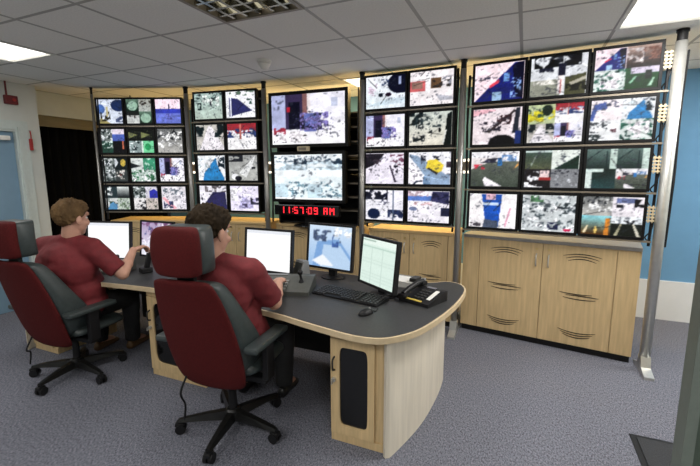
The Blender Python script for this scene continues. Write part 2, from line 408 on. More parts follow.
def screen_mesh(wd, ht, spec, nx=64, ny=50, nz=9):
    """grid in local x,z (centred x, z from 0), facing -y"""
    A = paint(spec, nx, ny)
    if nz > 4:
        u, v = np.meshgrid(np.linspace(0, 1, nx), np.linspace(0, 1, ny))
        g = .5*vn(u, v, 9)+.3*vn(u, v, 19)+.2*vn(u, v, 33)-.5
        A = (A-128)*1.14+119
        lum = A.mean(-1, keepdims=True)/255
        A = A*(1+g[..., None]*(.75-.35*lum))-g[..., None]*16
        for _ in range(3 if nx < 100 else 0):       # kerbs, railings, markings
            x0_, y0_, an, ln_ = rng.random(), rng.random(), rng.uniform(-1.2, 1.2), rng.uniform(.15, .5)
            dx_, dy_ = math.cos(an), math.sin(an); tt = (u-x0_)*dx_+(v-y0_)*dy_; nn = np.abs(-(u-x0_)*dy_+(v-y0_)*dx_)
            mk = ((tt > 0) & (tt < ln_) & (nn < .009))[..., None]; A = np.where(mk, A*rng.choice([.35, .5, 1.3]), A)
        dk = (np.clip((vn(u, v, 30)-.68)/.1, 0, 1)*np.clip((vn(u, v, 6)-.42)/.1, 0, 1))[..., None]; A = A*(1-.6*dk)*.97+np.array((45, 48, 60))*.6*dk
    B_ = A.copy(); B_[1:-1, 1:-1] = .52*A[1:-1, 1:-1]+.12*(A[:-2, 1:-1]+A[2:, 1:-1]+A[1:-1, :-2]+A[1:-1, 2:]); A = B_+rng.normal(0, nz*.6, A.shape[:2])[..., None]
    A = np.clip(A, 0, 255)/255
    A = np.where(A <= .04045, A/12.92, ((A+.055)/1.055)**2.4)
    me = bpy.data.meshes.new('screen')
    xs = np.linspace(-wd/2, wd/2, nx); zs = np.linspace(0, ht, ny)
    verts = [(x, 0, z) for z in zs for x in xs]
    faces = [(j*nx+i, j*nx+i+1, (j+1)*nx+i+1, (j+1)*nx+i) for j in range(ny-1) for i in range(nx-1)]
    me.from_pydata(verts, [], faces)
    at = me.color_attributes.new('picture', 'FLOAT_COLOR', 'POINT')
    at.data.foreach_set('color', np.concatenate([A.reshape(-1, 3), np.ones((nx*ny, 1))], 1).astype(np.float32).ravel())
    me.materials.append(MATS['screen'])
    return me
W_ = (250, 244, 250); PK = (248, 228, 235); GW = (225, 232, 230); GR = (150, 155, 150); DK = (22, 24, 30); NV = (40, 48, 120); BL = (70, 140, 200); GN = (40, 95, 60)
TR = (30, 42, 45)
truck = [('f', PK), ('p', NV, [(0, 0), (.82, 1), (1, 1), (1, 0)]), ('p', (16, 18, 48), [(.76, .9), (.9, 1), (1, 1), (1, 0), (.84, .1)]), ('r', (165, 195, 225), .38, 0, .56, .24), ('r', (120, 160, 215), .6, .5, .7, .72), ('c', (150, 180, 230), 16, .035, .74, .05, .95, .6), ('p', (215, 80, 100), [(.32, .35), (.52, .5), (.5, .58), (.3, .42)]), ('c', (60, 60, 80), 7, .03, .06, .58, .38, .66)]
crowd = [('g', (250, 248, 252), (238, 236, 248)), ('r', (185, 190, 225), 0, .3, .2, 1), ('r', (70, 60, 90), .2, .3, .46, 1), ('r', (25, 26, 45), .24, .3, .40, .85), ('r', (150, 110, 110), .44, .55, .5, 1), ('r', (235, 225, 228), .5, .55, .55, 1), ('p', (120, 130, 195), [(.45, .25), (.62, .25), (.7, .6), (.45, .62)]), ('c', (30, 30, 50), 22, .03, .3, .3, .7, .65), ('c', (140, 130, 190), 30, .035, .4, .28, .78, .62), ('c', (160, 60, 80), 8, .04, .02, .2, .2, .34), ('f2',), ('c', (20, 20, 28), 14, .03, .02, .03, .5, .2), ('c', W_, 20, .05, .05, .05, .5, .26), ('c', (60, 60, 80), 12, .018, .62, .15, .82, .4), ('r', (190, 195, 215), .82, .72, .9, .9)]
crowd = [o for o in crowd if o[0] != 'f2']
trees = [('f', GW), ('c', (50, 105, 90), 14, .10, 0, 0, 1, 1), ('c', (25, 60, 55), 9, .07, 0, 0, 1, 1), ('c', W_, 12, .12, .2, .1, .9, .9)]
park = [('f', (205, 210, 212)), ('c', (90, 100, 105), 26, .05, 0, .1, 1, .9), ('c', (240, 242, 245), 26, .06, 0, 0, 1, 1), ('c', (60, 68, 72), 10, .05, 0, .5, 1, .8)]
hall = [('g', (78, 86, 78), (120, 124, 116)), ('r', (238, 236, 240), 0, .72, 1, 1), ('p', (232, 225, 225), [(0, .5), (.45, .74), (1, .78), (0, .85)]), ('c', (190, 70, 85), 4, .05, .05, .5, .3, .65), ('c', (60, 60, 75), 8, .05, .2, .68, .6, .8), ('r', (65, 125, 185), .56, .6, .66, .82), ('c', (120, 150, 190), 8, .05, .65, .72, .95, .9), ('p', (230, 170, 100), [(.9, .5), (1, .62), (1, .75)]), ('p', W_, [(.26, .2), (.3, .28), (.66, .02), (.3, .02)])]
tealroom = [('g', (38, 55, 52), (110, 130, 126)), ('p', (40, 58, 60), [(.0, .45), (.45, .95), (.5, .95), (.02, .4)]), ('r', (205, 222, 214), .78, 0, 1, 1), ('r', (25, 42, 45), .66, 0, .7, .9)]
street = [('g', (190, 188, 184), (120, 122, 122)), ('c', (215, 215, 215), 14, .1, 0, .2, 1, .9), ('c', (45, 48, 52), 12, .06, 0, .55, 1, 1), ('c', (250, 250, 250), 4, .08, .2, .2, .9, .7)]
brown = [('g', (40, 30, 30), (190, 165, 155)), ('c', (130, 95, 85), 12, .1, .3, .3, 1, .9), ('c', (215, 205, 205), 8, .1, 0, .2, .5, .9)]
dgreen = [('g', (30, 70, 40), (45, 95, 60)), ('r', (225, 215, 235), .15, .72, 1, 1), ('r', (25, 40, 35), .6, .45, .8, .85), ('p', (170, 215, 190), [(.1, .3), (.3, .62), (.36, .62), (.18, .28)]), ('p', (190, 220, 200), [(.7, .1), (.85, .5), (.9, .5), (.8, .08)])]
road = [('f', (200, 196, 190)), ('p', (235, 230, 235), [(.1, 0), (.45, .95), (.55, .95), (1, .1), (1, 0)]), ('c', TR, 14, .12, 0, .55, .3, 1), ('c', TR, 14, .12, .68, .5, 1, 1)]
shop = [('f', (244, 242, 244)), ('r', (165, 60, 70), 0, .62, 1, 1), ('c', (60, 75, 120), 12, .08, 0, .45, 1, .8), ('c', (225, 225, 235), 6, .08, 0, .45, 1, .75), ('r', (200, 120, 110), .42, .4, .48, 1)]
bluewedge = [('f', (238, 240, 244)), ('p', (60, 135, 190), [(.16, 0), (.22, .3), (.66, .92), (.72, .6), (.94, .1), (.94, 0)]), ('c', (35, 50, 60), 12, .06, .74, .35, .98, .95), ('c', (190, 200, 205), 8, .06, 0, .5, .45, 1)]
greens = [('g', (30, 48, 40), (110, 135, 120)), ('e', (160, 190, 172), .5, .45, .42, .4)]
dimrd = [('g', (205, 205, 205), (120, 122, 120)), ('r', (40, 42, 44), 0, .6, 1, .8)]
yard = [('f', (120, 128, 126)), ('c', (45, 55, 55), 12, .13, 0, 0, 1, 1), ('c', (215, 220, 222), 10, .12, 0, 0, 1, 1)]
yardg = [('f', (190, 205, 198)), ('c', (70, 120, 90), 10, .14, 0, 0, 1, 1), ('c', (240, 242, 244), 8, .12, 0, 0, 1, 1)]
darkr = [('f', (28, 32, 30)), ('p', (130, 135, 95), [(0, .2), (.75, .5), (0, .75)]), ('c', (70, 75, 60), 6, .08, .3, .2, 1, .9)]
roof = [('f', (205, 208, 208)), ('p', (100, 150, 190), [(.1, 0), (.45, .75), (.95, .45), (.9, 0)]), ('c', (60, 80, 70), 10, .07, .2, .5, 1, 1)]
flag = [('f', (225, 215, 228)), ('r', (92, 112, 190), 0, 0, 1, .58)]
RIGHT = [
 ('a blue lorry on a street', truck),
 ('parked cars and a grey street', [('f', (228, 230, 235)), ('c', DK, 16, .09, .05, .72, .9, 1), ('c', (40, 42, 60), 6, .07, .15, .62, .5, .72), ('r', (30, 32, 55), .5, .5, .62, .8), ('p', (150, 152, 140), [(0, 0), (0, .42), (.55, .42), (.55, 0)]), ('c', (225, 222, 215), 8, .05, .05, .3, .5, .42), ('r', (245, 235, 235), .5, .05, .6, .5), ('r', (180, 70, 70), .54, .05, .57, .4), ('p', (85, 85, 62), [(.62, 0), (.62, .45), (1, .52), (1, 0)]), ('c', (30, 32, 25), 8, .06, .65, .1, 1, .3), ('p', (190, 185, 170), [(.7, .3), (1, .45), (1, .36), (.75, .24)])]),
 ('four pictures with a lorry and a green yard', [('q', truck, brown, trees, dgreen)]),
 ('a pale square with dark figures', [('f', (238, 226, 230)), ('p', (240, 190, 200), [(0, .8), (.5, .95), (.3, 1), (0, 1)]), ('c', (55, 50, 62), 20, .04, .08, .35, .6, .65), ('p', (70, 60, 62), [(.3, .35), (.85, .95), (.88, .9), (.36, .33)]), ('c', (60, 40, 45), 9, .05, .5, .55, .8, .8), ('p', (45, 50, 62), [(.88, 1), (.96, 1), (.94, .3), (.82, .3)]), ('e', (16, 17, 24), .62, .02, .28, .24), ('r', (40, 60, 120), .88, 0, 1, .35)]),
 ('four pictures with yellow foliage and a red shop', [('q', [('f', (190, 200, 160)), ('c', (205, 195, 60), 14, .12, 0, .1, 1, .7), ('e', (30, 48, 36), .72, .7, .2, .3), ('c', (60, 90, 80), 6, .08, 0, .3, .6, .8)], shop, road, crowd)]),
 ('four bright pictures with a blue roof', [('q', [('f', (246, 236, 240)), ('p', (90, 110, 175), [(0, .3), (.1, .8), (.5, .9), (.55, .55), (.2, .5), (.1, 0), (0, 0)]), ('c', (80, 85, 105), 8, .06, .45, .6, 1, .95)], bluewedge, [('f', (235, 236, 238)), ('c', (70, 75, 80), 14, .06, 0, .4, .6, .95), ('c', (95, 60, 70), 3, .07, .7, .4, .9, .6), ('c', (50, 60, 62), 7, .09, 0, 0, .4, .3)], trees)]),
 ('an indoor hall floor with a blue figure', hall),
 ('four dim pictures with a car park', [('q', [('g', (92, 96, 76), (70, 88, 82)), ('p', (140, 150, 140), [(.2, .2), (.4, .75), (.44, .74), (.26, .16)]), ('r', (200, 215, 212), 0, .9, 1, 1)], [('f', (226, 232, 226)), ('p', (28, 55, 45), [(.1, 0), (1, .75), (1, 0)]), ('c', (60, 70, 80), 3, .06, .3, .6, .5, .8)], [('f', (42, 38, 40)), ('c', (235, 235, 240), 12, .1, 0, .0, 1, .9), ('r', (160, 60, 60), .55, .4, 1, .55), ('r', (238, 215, 215), .6, .55, .95, .95)], [('f', (140, 142, 146)), ('c', (60, 60, 66), 12, .05, .1, .6, 1, .95), ('c', (190, 192, 198), 14, .05, .1, .1, 1, .7)])]),
 ('four dark teal indoor pictures', [('q', tealroom, tealroom, [('g', (52, 80, 82), (30, 46, 42)), ('r', (215, 226, 222), 0, 0, .2, 1), ('r', (220, 235, 230), 0, .86, .6, 1)], hall)]),
 ('a white doorway and a tall blue door', [('f', (246, 242, 244)), ('p', (45, 95, 185), [(.26, 1), (.36, .1), (.64, .02), (.7, 1)]), ('r', (230, 190, 205), .36, .82, .56, 1), ('r', (205, 220, 240), .3, .66, .62, .74), ('p', (90, 100, 120), [(.30, .0), (.34, .25), (.62, .2), (.62, .0)]), ('c', (90, 85, 92), 7, .04, .02, .02, .26, .14), ('p', (225, 170, 190), [(.86, .6), (.9, .6), (.8, .05), (.76, .05)])]),
 ('a snowy looking car park', park+[('c', (90, 130, 95), 4, .08, .15, .8, .4, .98), ('c', (190, 30, 80), 3, .04, .8, .02, .95, .1), ('c', (50, 55, 85), 5, .07, .5, .05, .7, .25)]),
 ('four pictures with orange light and road stripes', [('q', street, [('f', (238, 232, 238)), ('r', (110, 120, 160), .1, .7, .8, .95), ('c', DK, 6, .12, .7, .5, 1, .9), ('r', (30, 32, 40), .1, .45, .35, .6)], [('g', (90, 60, 30), (150, 215, 225)), ('p', (215, 140, 60), [(.8, 0), (.82, .9), (.98, .9), (.95, 0)]), ('p', (240, 225, 190), [(.05, .1), (.2, .5), (.25, .5), (.15, .05)]), ('e', (230, 200, 120), .5, .25, .05, .22)], [('f', (32, 38, 32)), ('r', (236, 240, 244), 0, .66, 1, 1), ('p', (170, 165, 140), [(.1, 0), (.3, .66), (.36, .66), (.22, 0)]), ('p', (215, 210, 195), [(.68, .66), (.74, .66), (.98, 0), (.86, 0)]), ('c', (40, 40, 45), 6, .06, .4, .65, .9, .85)])]),
]
MID = [
 ('a curving road with two cars', [('g', (225, 235, 242), (240, 242, 248)), ('e', (22, 26, 48), .88, .75, .32, .32), ('c', (60, 75, 110), 4, .05, .4, .7, .6, .9), ('e', (20, 30, 45), .38, .42, .06, .06), ('e', (40, 20, 45), .58, .42, .08, .06), ('p', (210, 225, 235), [(0, .1), (.6, .3), (1, .3), (1, .15), (.5, .1)]), ('c', (205, 190, 205), 9, .05, .05, .4, .3, .95), ('r', (170, 180, 215), .84, .7, .9, .95)]),
 ('a white arcade with red shopfronts', [('f', (245, 238, 240)), ('r', (205, 110, 112), 0, .42, .36, .72), ('r', (150, 120, 110), .04, .5, .3, .7), ('r', (110, 85, 65), .48, .48, .72, .78), ('c', (60, 55, 55), 8, .05, .52, .5, .95, .8), ('r', (250, 248, 250), .37, .35, .47, .9), ('p', (190, 190, 200), [(.6, .3), (1, .2), (1, .12), (.7, .1)]), ('c', (150, 150, 160), 6, .04, .75, .55, 1, .8)]),
 ('a crowd outside a tall building', crowd),
 ('a pale square edged by dark trees', [('g', (225, 218, 205), (205, 212, 205)), ('c', TR, 14, .09, 0, .62, .32, 1), ('c', (60, 72, 75), 22, .04, .15, .55, .75, .95), ('c', (35, 42, 45), 10, .06, .08, .12, .38, .3), ('c', (50, 55, 58), 16, .03, .2, .35, .55, .65), ('p', (18, 30, 30), [(.82, 0), (.88, .9), (1, 1), (1, 0)]), ('p', (230, 230, 225), [(.78, .05), (.86, .45), (.88, .45), (.82, .03)]), ('e', (20, 22, 26), .72, .45, .03, .07)]),
 ('a white road beside dark hedges', [('f', (236, 230, 242)), ('p', (42, 38, 48), [(0, .5), (.2, .6), (.42, .85), (.5, 1), (0, 1)]), ('c', (70, 60, 70), 10, .04, .0, .6, .4, .95), ('p', (70, 62, 78), [(.62, .6), (.66, .6), (.82, .05), (.76, .05)]), ('c', (120, 80, 100), 12, .045, .65, .6, 1, .95), ('c', (45, 42, 52), 6, .04, .7, .35, .85, .6), ('c', (60, 58, 68), 4, .03, .05, .35, .2, .5)]),
 ('a yellow van on a blue grey street', [('f', (240, 240, 246)), ('p', (120, 145, 175), [(.0, .9), (.45, .65), (1, .1), (1, 0), (.25, 0), (.4, .3)]), ('p', (150, 170, 195), [(0, .95), (.2, .9), (.9, .3), (1, .35), (1, .0), (.55, 0)]), ('p', W_, [(0, .0), (0, .75), (.36, .2), (.36, .0)]), ('c', (45, 50, 65), 7, .045, .3, .75, .8, .9), ('p', (240, 215, 80), [(.42, .5), (.46, .75), (.66, .78), (.84, .6), (.8, .42), (.68, .34)]), ('p', (60, 55, 50), [(.44, .5), (.68, .3), (.72, .36), (.48, .52)]), ('p', (70, 76, 90), [(.1, 0), (.2, .12), (.34, .12), (.34, .08), (.22, .06), (.16, 0)]), ('r', (80, 70, 80), .9, .52, 1, .7)]),
 ('parked cars and a lamp post', [('f', (240, 238, 246)), ('c', (35, 38, 55), 14, .07, 0, .68, .6, 1), ('e', (30, 45, 75), .22, .2, .17, .18), ('c', (50, 60, 90), 7, .08, .6, .05, 1, .35), ('r', (90, 105, 130), .72, 0, .75, 1), ('c', (90, 90, 110), 10, .03, .3, .5, .65, .7)]),
 ('a bright street with blue vans', [('f', (244, 240, 248)), ('r', (100, 130, 195), 0, .68, .62, .84), ('c', (200, 180, 190), 8, .06, 0, .82, .5, 1), ('p', (70, 70, 105), [(.55, .68), (.6, 1), (1, 1), (1, .58)]), ('c', (40, 42, 70), 10, .05, .6, .65, 1, .95), ('e', (120, 130, 160), .13, .42, .1, .07), ('r', (45, 50, 75), .8, .22, 1, .48), ('c', (225, 190, 195), 8, .04, .1, .55, .6, .65), ('c', (50, 50, 80), 2, .03, .55, .05, .62, .1)]),
]
SECOND = [
 ('a grey green town street', [('g', (190, 205, 195), (170, 190, 185)), ('c', (60, 72, 75), 12, .06, 0, .7, 1, 1), ('c', (40, 52, 52), 5, .07, .1, .35, .25, .65), ('c', (225, 232, 228), 12, .07, .3, .5, .9, .95), ('e', (50, 50, 60), .58, .6, .03, .09)]),
 ('a navy shadow across white paving', [('f', (242, 242, 246)), ('p', (60, 62, 110), [(.1, .05), (.1, .78), (.4, .72), (.9, .25)]), ('r', (230, 232, 244), .14, 0, .18, .8), ('c', (90, 110, 95), 10, .05, .1, .82, 1, 1), ('c', (60, 90, 80), 4, .05, .7, .5, .9, .7)]),
 ('a white path between dark trees', road),
 ('red and blue shopfronts above white paving', shop),
 ('a bright blue roof over white paving', bluewedge),
 ('a grey street with two white cars', [('g', (185, 186, 182), (165, 166, 165)), ('c', (45, 48, 55), 10, .08, 0, .75, .5, 1), ('e', (245, 245, 248), .2, .15, .13, .12), ('e', (40, 40, 48), .32, .08, .12, .1), ('e', (248, 248, 250), .78, .55, .07, .07), ('e', (40, 42, 50), .86, .5, .07, .05), ('p', (225, 226, 226), [(.35, .3), (.9, .95), (.95, .95), (.6, .1)])]),
 ('a navy blob on a white yard', [('f', (235, 232, 240)), ('p', (62, 60, 100), [(.2, .3), (.5, .75), (.95, .75), (1, 0), (.3, 0)]), ('c', (110, 105, 110), 9, .07, .2, .75, 1, 1), ('c', (60, 62, 75), 3, .04, .05, .4, .2, .7)]),
 ('a blurred lilac white scene', [('f', (236, 230, 248)), ('c', (185, 180, 215), 10, .14, .3, .1, .9, .6), ('c', (70, 68, 85), 7, .08, .7, .25, 1, .55), ('c', (90, 85, 110), 4, .06, .4, .1, .6, .3), ('c', (250, 248, 255), 6, .15, 0, .4, .4, .9)]),
]
LEFTB = [
 ('a blue and white harbour scene', [('f', (215, 222, 236)), ('e', (45, 60, 95), .85, .75, .3, .25), ('e', (90, 120, 180), .12, .6, .18, .2), ('p', (170, 160, 110), [(0, 0), (.1, .25), (.5, .0)]), ('c', (50, 48, 40), 8, .07, .1, .1, .5, .5), ('c', (90, 100, 130), 4, .09, .7, .05, 1, .3), ('r', (200, 190, 150), .34, .3, .42, .7)]),
 ('four green tinted pictures', [('q', greens, [('g', (190, 195, 190), (170, 172, 165)), ('c', (70, 65, 60), 8, .1, 0, .4, 1, .9)], [('f', (205, 208, 206)), ('r', (42, 46, 44), 0, .7, 1, 1), ('c', (60, 45, 45), 5, .06, .1, .5, .8, .7)], greens)]),
 ('a pink sky over a violet sea', [('g', (130, 140, 215), (250, 215, 232)), ('r', (120, 132, 214), 0, 0, 1, .42), ('r', (70, 80, 185), 0, .42, 1, .60), ('r', (250, 226, 238), 0, .60, 1, 1), ('e', (40, 40, 75), .54, .68, .03, .12), ('c', (110, 115, 190), 6, .07, .4, .1, .7, .4)]),
 ('four pictures with a blue sea', [('q', yard, flag, [('f', (50, 80, 70)), ('c', (190, 205, 200), 8, .12, 0, .4, 1, 1)], [('f', (28, 28, 32)), ('r', (205, 120, 95), .75, .3, .9, 1)])]),
 ('four pictures with one bright green', [('q', darkr, darkr, [('f', (150, 165, 165)), ('c', (40, 52, 55), 8, .1, .2, 0, 1, 1), ('c', (230, 235, 238), 6, .1, 0, 0, .8, 1)], [('f', (130, 215, 165)), ('e', (60, 160, 105), .5, .5, .25, .3), ('r', (225, 240, 232), 0, 0, .1, 1)])]),
 ('a grey street with parked cars', street),
 ('four grey yard pictures', [('q', yard, [('f', (35, 45, 48)), ('e', (205, 180, 90), .68, .6, .22, .32), ('p', (210, 215, 220), [(0, .2), (.3, .6), (.1, 1), (0, 1)])], yard, [('f', (70, 75, 75)), ('c', (220, 215, 210), 8, .12, 0, .2, .8, 1), ('c', (150, 60, 60), 2, .06, .3, .5, .6, .7)])]),
 ('four pictures with green gardens', [('q', [('f', (215, 220, 218)), ('p', (40, 45, 50), [(0, .1), (0, .6), (.8, .3)])], [('f', (75, 150, 120)), ('c', (180, 215, 200), 6, .12, 0, 0, 1, 1)], yardg, yardg)]),
 ('a crowd beside a pale building', crowd),
 ('four pictures with a blue roof', [('q', [('f', (55, 68, 72)), ('c', (215, 220, 220), 6, .14, 0, .2, .6, 1)], [('g', (30, 34, 36), (225, 230, 228))], roof, [('f', (190, 200, 190)), ('c', (110, 130, 105), 8, .12, 0, 0, 1, 1)])]),
 ('four pictures with a navy square', [('q', yard, [('f', (215, 212, 222)), ('p', (62, 66, 160), [(.3, 0), (.3, .6), (.7, .8), (1, .6), (1, 0)])], [('f', (225, 222, 222)), ('c', (50, 50, 55), 5, .15, .4, 0, 1, .8)], [('f', (205, 195, 190)), ('c', (80, 85, 75), 9, .08, 0, .1, .9, .9)])]),
 ('rows of cars in a pale car park', [('f', (232, 228, 234)), ('c', (120, 128, 138), 26, .045, .05, .65, .95, .95), ('p', (235, 175, 185), [(0, .5), (.1, .55), (.6, .05), (.45, 0)]), ('c', (75, 80, 110), 16, .05, .05, .05, .45, .35), ('c', (180, 178, 186), 12, .05, .4, .3, .8, .6)]),
]

# ------------------------------------------------------------------ video wall
POLES = [(-4.722, 3.262), (-3.70, 3.695), (-2.70, 3.83), (-1.55, 3.88), (-.556, 3.83), (.955, 3.659)]
GAP = .024
def frame_bm(wd, ht, bz, depth):
    """monitor bezel ring + back shell; x centred, z from 0, front face y=0, back +y"""
    bm = NB()
    box(bm, -wd/2, wd/2, 0, .03, 0, bz); box(bm, -wd/2, wd/2, 0, .03, ht-bz, ht)
    box(bm, -wd/2, -wd/2+bz, 0, .03, bz, ht-bz); box(bm, wd/2-bz, wd/2, 0, .03, bz, ht-bz)
    box(bm, -wd/2+.004, wd/2-.004, .012, depth, .004, ht-.004)
    return bm
def bank(p0, p1, n, ztop, zbot, specs, where, grp):
    p0, p1 = Vector((*p0, 0)), Vector((*p1, 0)); d = p1-p0; L = d.length; rz = math.atan2(d.y, d.x)
    pw_ = L/n; wd = pw_-.008; ph = (ztop-zbot+GAP)/4; ht = ph-GAP; bz = .021
    fm = None; am = None
    rown = ['top row', 'second row', 'third row', 'bottom row']
    coln = {2: ['left', 'right'], 3: ['left', 'middle', 'right']}[n]
    for r in range(4):
        for c in range(n):
            desc, spec = specs[r*n+c]
            p = p0+d*((c+.5)/n)
            z = ztop-r*ph-ht
            t = empty('surveillance_monitor', (p.x, p.y, z), rz, None, 'monitor', grp)
            t['label'] = f'{where} bank {rown[r]} {coln[c]} screen showing {desc}'
            if fm is None:
                o = obj('bezel', frame_bm(wd, ht, bz, .055), 'bezel_black', t); fm = o.data
                a = NB(); box(a, -.05, .05, .055, .075, ht/2-.05, ht/2+.05); box(a, -.03, .03, .075, .10, ht/2-.03, ht/2+.03)
                o2 = obj('mount', a, 'dark_metal', t); am = o2.data
            else:
                share('bezel', fm, t); share('mount', am, t)
            share('screen', screen_mesh(wd-2*bz, ht-2*bz, spec), t, (0, .008, bz))
    return p0, p1, rz, ph, ht
banks = []
banks.append(bank((-4.70, 3.27), (-3.745, 3.672), 3, 2.437, 1.10, LEFTB, 'left', 'monitors of the left bank'))
banks.append(bank((-3.625, 3.713), (-2.79, 3.82), 2, 2.49, 1.098, SECOND, 'second', 'monitors of the second bank'))
banks.append(bank((-1.535, 3.882), (-.618, 3.834), 2, 2.514, 1.060, MID, 'third', 'monitors of the third bank'))
banks.append(bank((-.48, 3.823), (.870, 3.668), 3, 2.505, 1.047, RIGHT, 'right', 'monitors of the right bank'))

fr = empty('display_frame', (-1.9, 3.8, 0), 0, 'silver floor to ceiling posts and rails carrying the video wall', 'frame')
OFF = Vector((-1.9, 3.8, 0))
for i, (x, y) in enumerate(POLES):
    big = i == 5
    r = .037 if big else (.015 if i == 0 else .028)
    q = cyl(NB(), (0, 0, .03), (0, 0, 2.475), r, seg=24)
    po = obj('post', q, 'silver' if big else 'post_grey', fr, Vector((x, y, 0))-OFF, smooth=False)
    for p in po.data.polygons: p.use_smooth = len(p.vertices) == 4
    e = NB(); cyl(e, (0, 0, 2.475), (0, 0, 2.535), r*.86); cyl(e, (0, 0, 2.535), (0, 0, CEIL-.002), r*1.05)
    obj('post_top', e, 'black_plastic', po)
    f = NB()
    prism(f, [(-.17, 0), (.17, 0), (.17, .012), (.06, .05), (.035, .13), (-.035, .13), (-.06, .05), (-.17, .022)], -.033, .033, YZ)
    obj('foot', f, 'silver', po)
    cb = NB()
    for k, dx in enumerate((-.052, .05)):
        tube(cb, bez([(dx, .03, 1.0), (dx+.006, .035, 1.5), (dx-.004, .03, 2.0), (dx+.003, .035, 2.42)], 5), .011, 6)
    obj('cable', cb, 'black_plastic', po)
for bi, (p0, p1, rz, ph, ht) in enumerate(banks):
    a = Vector((*POLES[[0, 1, 3, 4][bi]], 0)); c = Vector((*POLES[[1, 2, 4, 5][bi]], 0)); d = (c-a).normalized()
    ztop = [2.437, 2.49, 2.514, 2.505][bi]
    L = (c-a).length-.085
    zb = ztop-4*ph+GAP
    obj('backing_panel', B(-L/2+.02, L/2-(.05 if bi == 3 else .02), .112, .12, zb, ztop), 'black_plastic', fr, (a+c)/2-OFF, math.atan2(d.y, d.x))
    me = None
    for r in range(5):
        z = ztop-r*ph+GAP/2
        if r == 0: z = ztop-.10
        y0 = .062 if r == 0 else .004
        mid = (a+c)/2-OFF
        obj('rail', B(-L/2, L/2, y0, y0+.03, z-.007, z+.007), 'rail_metal', fr, mid, math.atan2(d.y, d.x))
# slotted cream brackets at the right end post
bd = (Vector((*POLES[5], 0))-Vector((*POLES[4], 0))).normalized(); rz5 = math.atan2(bd.y, bd.x)
bme = None
for r in range(4):
    z = 2.505-r*banks[3][3]-.21
    if bme is None:
        b_ = NB(); box(b_, -.012, -.002, .0, .012, 0, .13); box(b_, .012, .022, .0, .012, 0, .13)
        for k in range(5): box(b_, -.02, .03, -.004, .008, .01+k*.025, .022+k*.025)
        o = obj('slotted_bracket', b_, 'cream_plastic', fr, Vector((.898, 3.665, z))-OFF-bd*.012, rz5); bme = o.data
    else: share('slotted_bracket', bme, fr, Vector((.898, 3.665, z))-OFF-bd*.012, rz5)
    q = tube(NB(), bez([(-.03, .05, .16), (.02, .03, .05), (.01, .02, -.06), (-.02, .04, -.12), (.02, .05, -.16)], 6), .005, 6)
    obj('cable', q, 'black_plastic', fr, Vector((.905, 3.664, z))-OFF-bd*.01, rz5)

# big centre screens
def big_monitor(p0, p1, z0, z1, spec, label, stand):
    p0, p1 = Vector((*p0, 0)), Vector((*p1, 0)); d = p1-p0; wd = d.length; ht = z1-z0; p = (p0+p1)/2
    t = empty('large_monitor', (p.x, p.y, z0), math.atan2(d.y, d.x), label, 'monitor')
    obj('bezel', frame_bm(wd, ht, .034, .09), 'bezel_black', t)
    share('screen', screen_mesh(wd-.068, ht-.068, spec, 110, 72, 7), t, (0, .008, .034))
    if stand:
        s = NB(); box(s, -.06, .06, .04, .09, -(z0-.975)+.01, .1); obj('stand_neck', s, 'black_plastic', t)
        s = lathe(NB(), [(.16, -(z0-.968)), (.15, -(z0-.968)+.012), (.06, -(z0-.968)+.03)], 28, Matrix.Translation((0, .05, 0)) @ Matrix.Diagonal((1.25, .75, 1, 1)))
        obj('stand_base', s, 'black_gloss', t, smooth=True)
    else:
        obj('mount', B(-.2, .2, .09, .15, .15, .45), 'dark_metal', t)
    return t
big_monitor((-2.645, 3.833), (-1.705, 3.873), 1.835, 2.425, crowd+[('c', (30, 30, 45), 40, .012, .25, .2, .75, .6), ('c', (90, 90, 130), 40, .012, .3, .3, .85, .65), ('r', (190, 50, 70), .215, .66, .265, .76)], 'large upper centre screen showing a busy crowd by a building', False)
qs = [('f', (238, 244, 248)), ('c', (190, 205, 215), 10, .12, 0, .3, 1, .7), ('c', (95, 110, 125), 16, .05, 0, .66, 1, .95), ('c', (55, 70, 85), 6, .07, .6, .55, 1, .8)]
q2 = [('f', (230, 240, 244)), ('c', (120, 150, 165), 16, .06, .3, .1, 1, .8), ('r', (200, 220, 230), 0, 0, .4, .7), ('c', (80, 100, 115), 6, .05, .5, .1, .9, .4)]
big_monitor((-2.63, 3.834), (-1.74, 3.872), 1.235, 1.79, [('q', qs, qs, q2, q2), ('r', (250, 250, 252), 0, 0, 1, .03)], 'large lower centre screen showing four pale street pictures', True)
# infrared receiver box between the two centre screens
t = empty('receiver_box', (-2.19, 3.80, 1.787), R(2.4), 'small cream box between the two large centre screens', 'box')
obj('case', B(-.065, .065, -.03, .02, .003, .052, bev=.006), 'cream_plastic', t); obj('lens', B(-.045, .045, -.034, -.029, .015, .04, bev=.002), 'rail_metal', t)
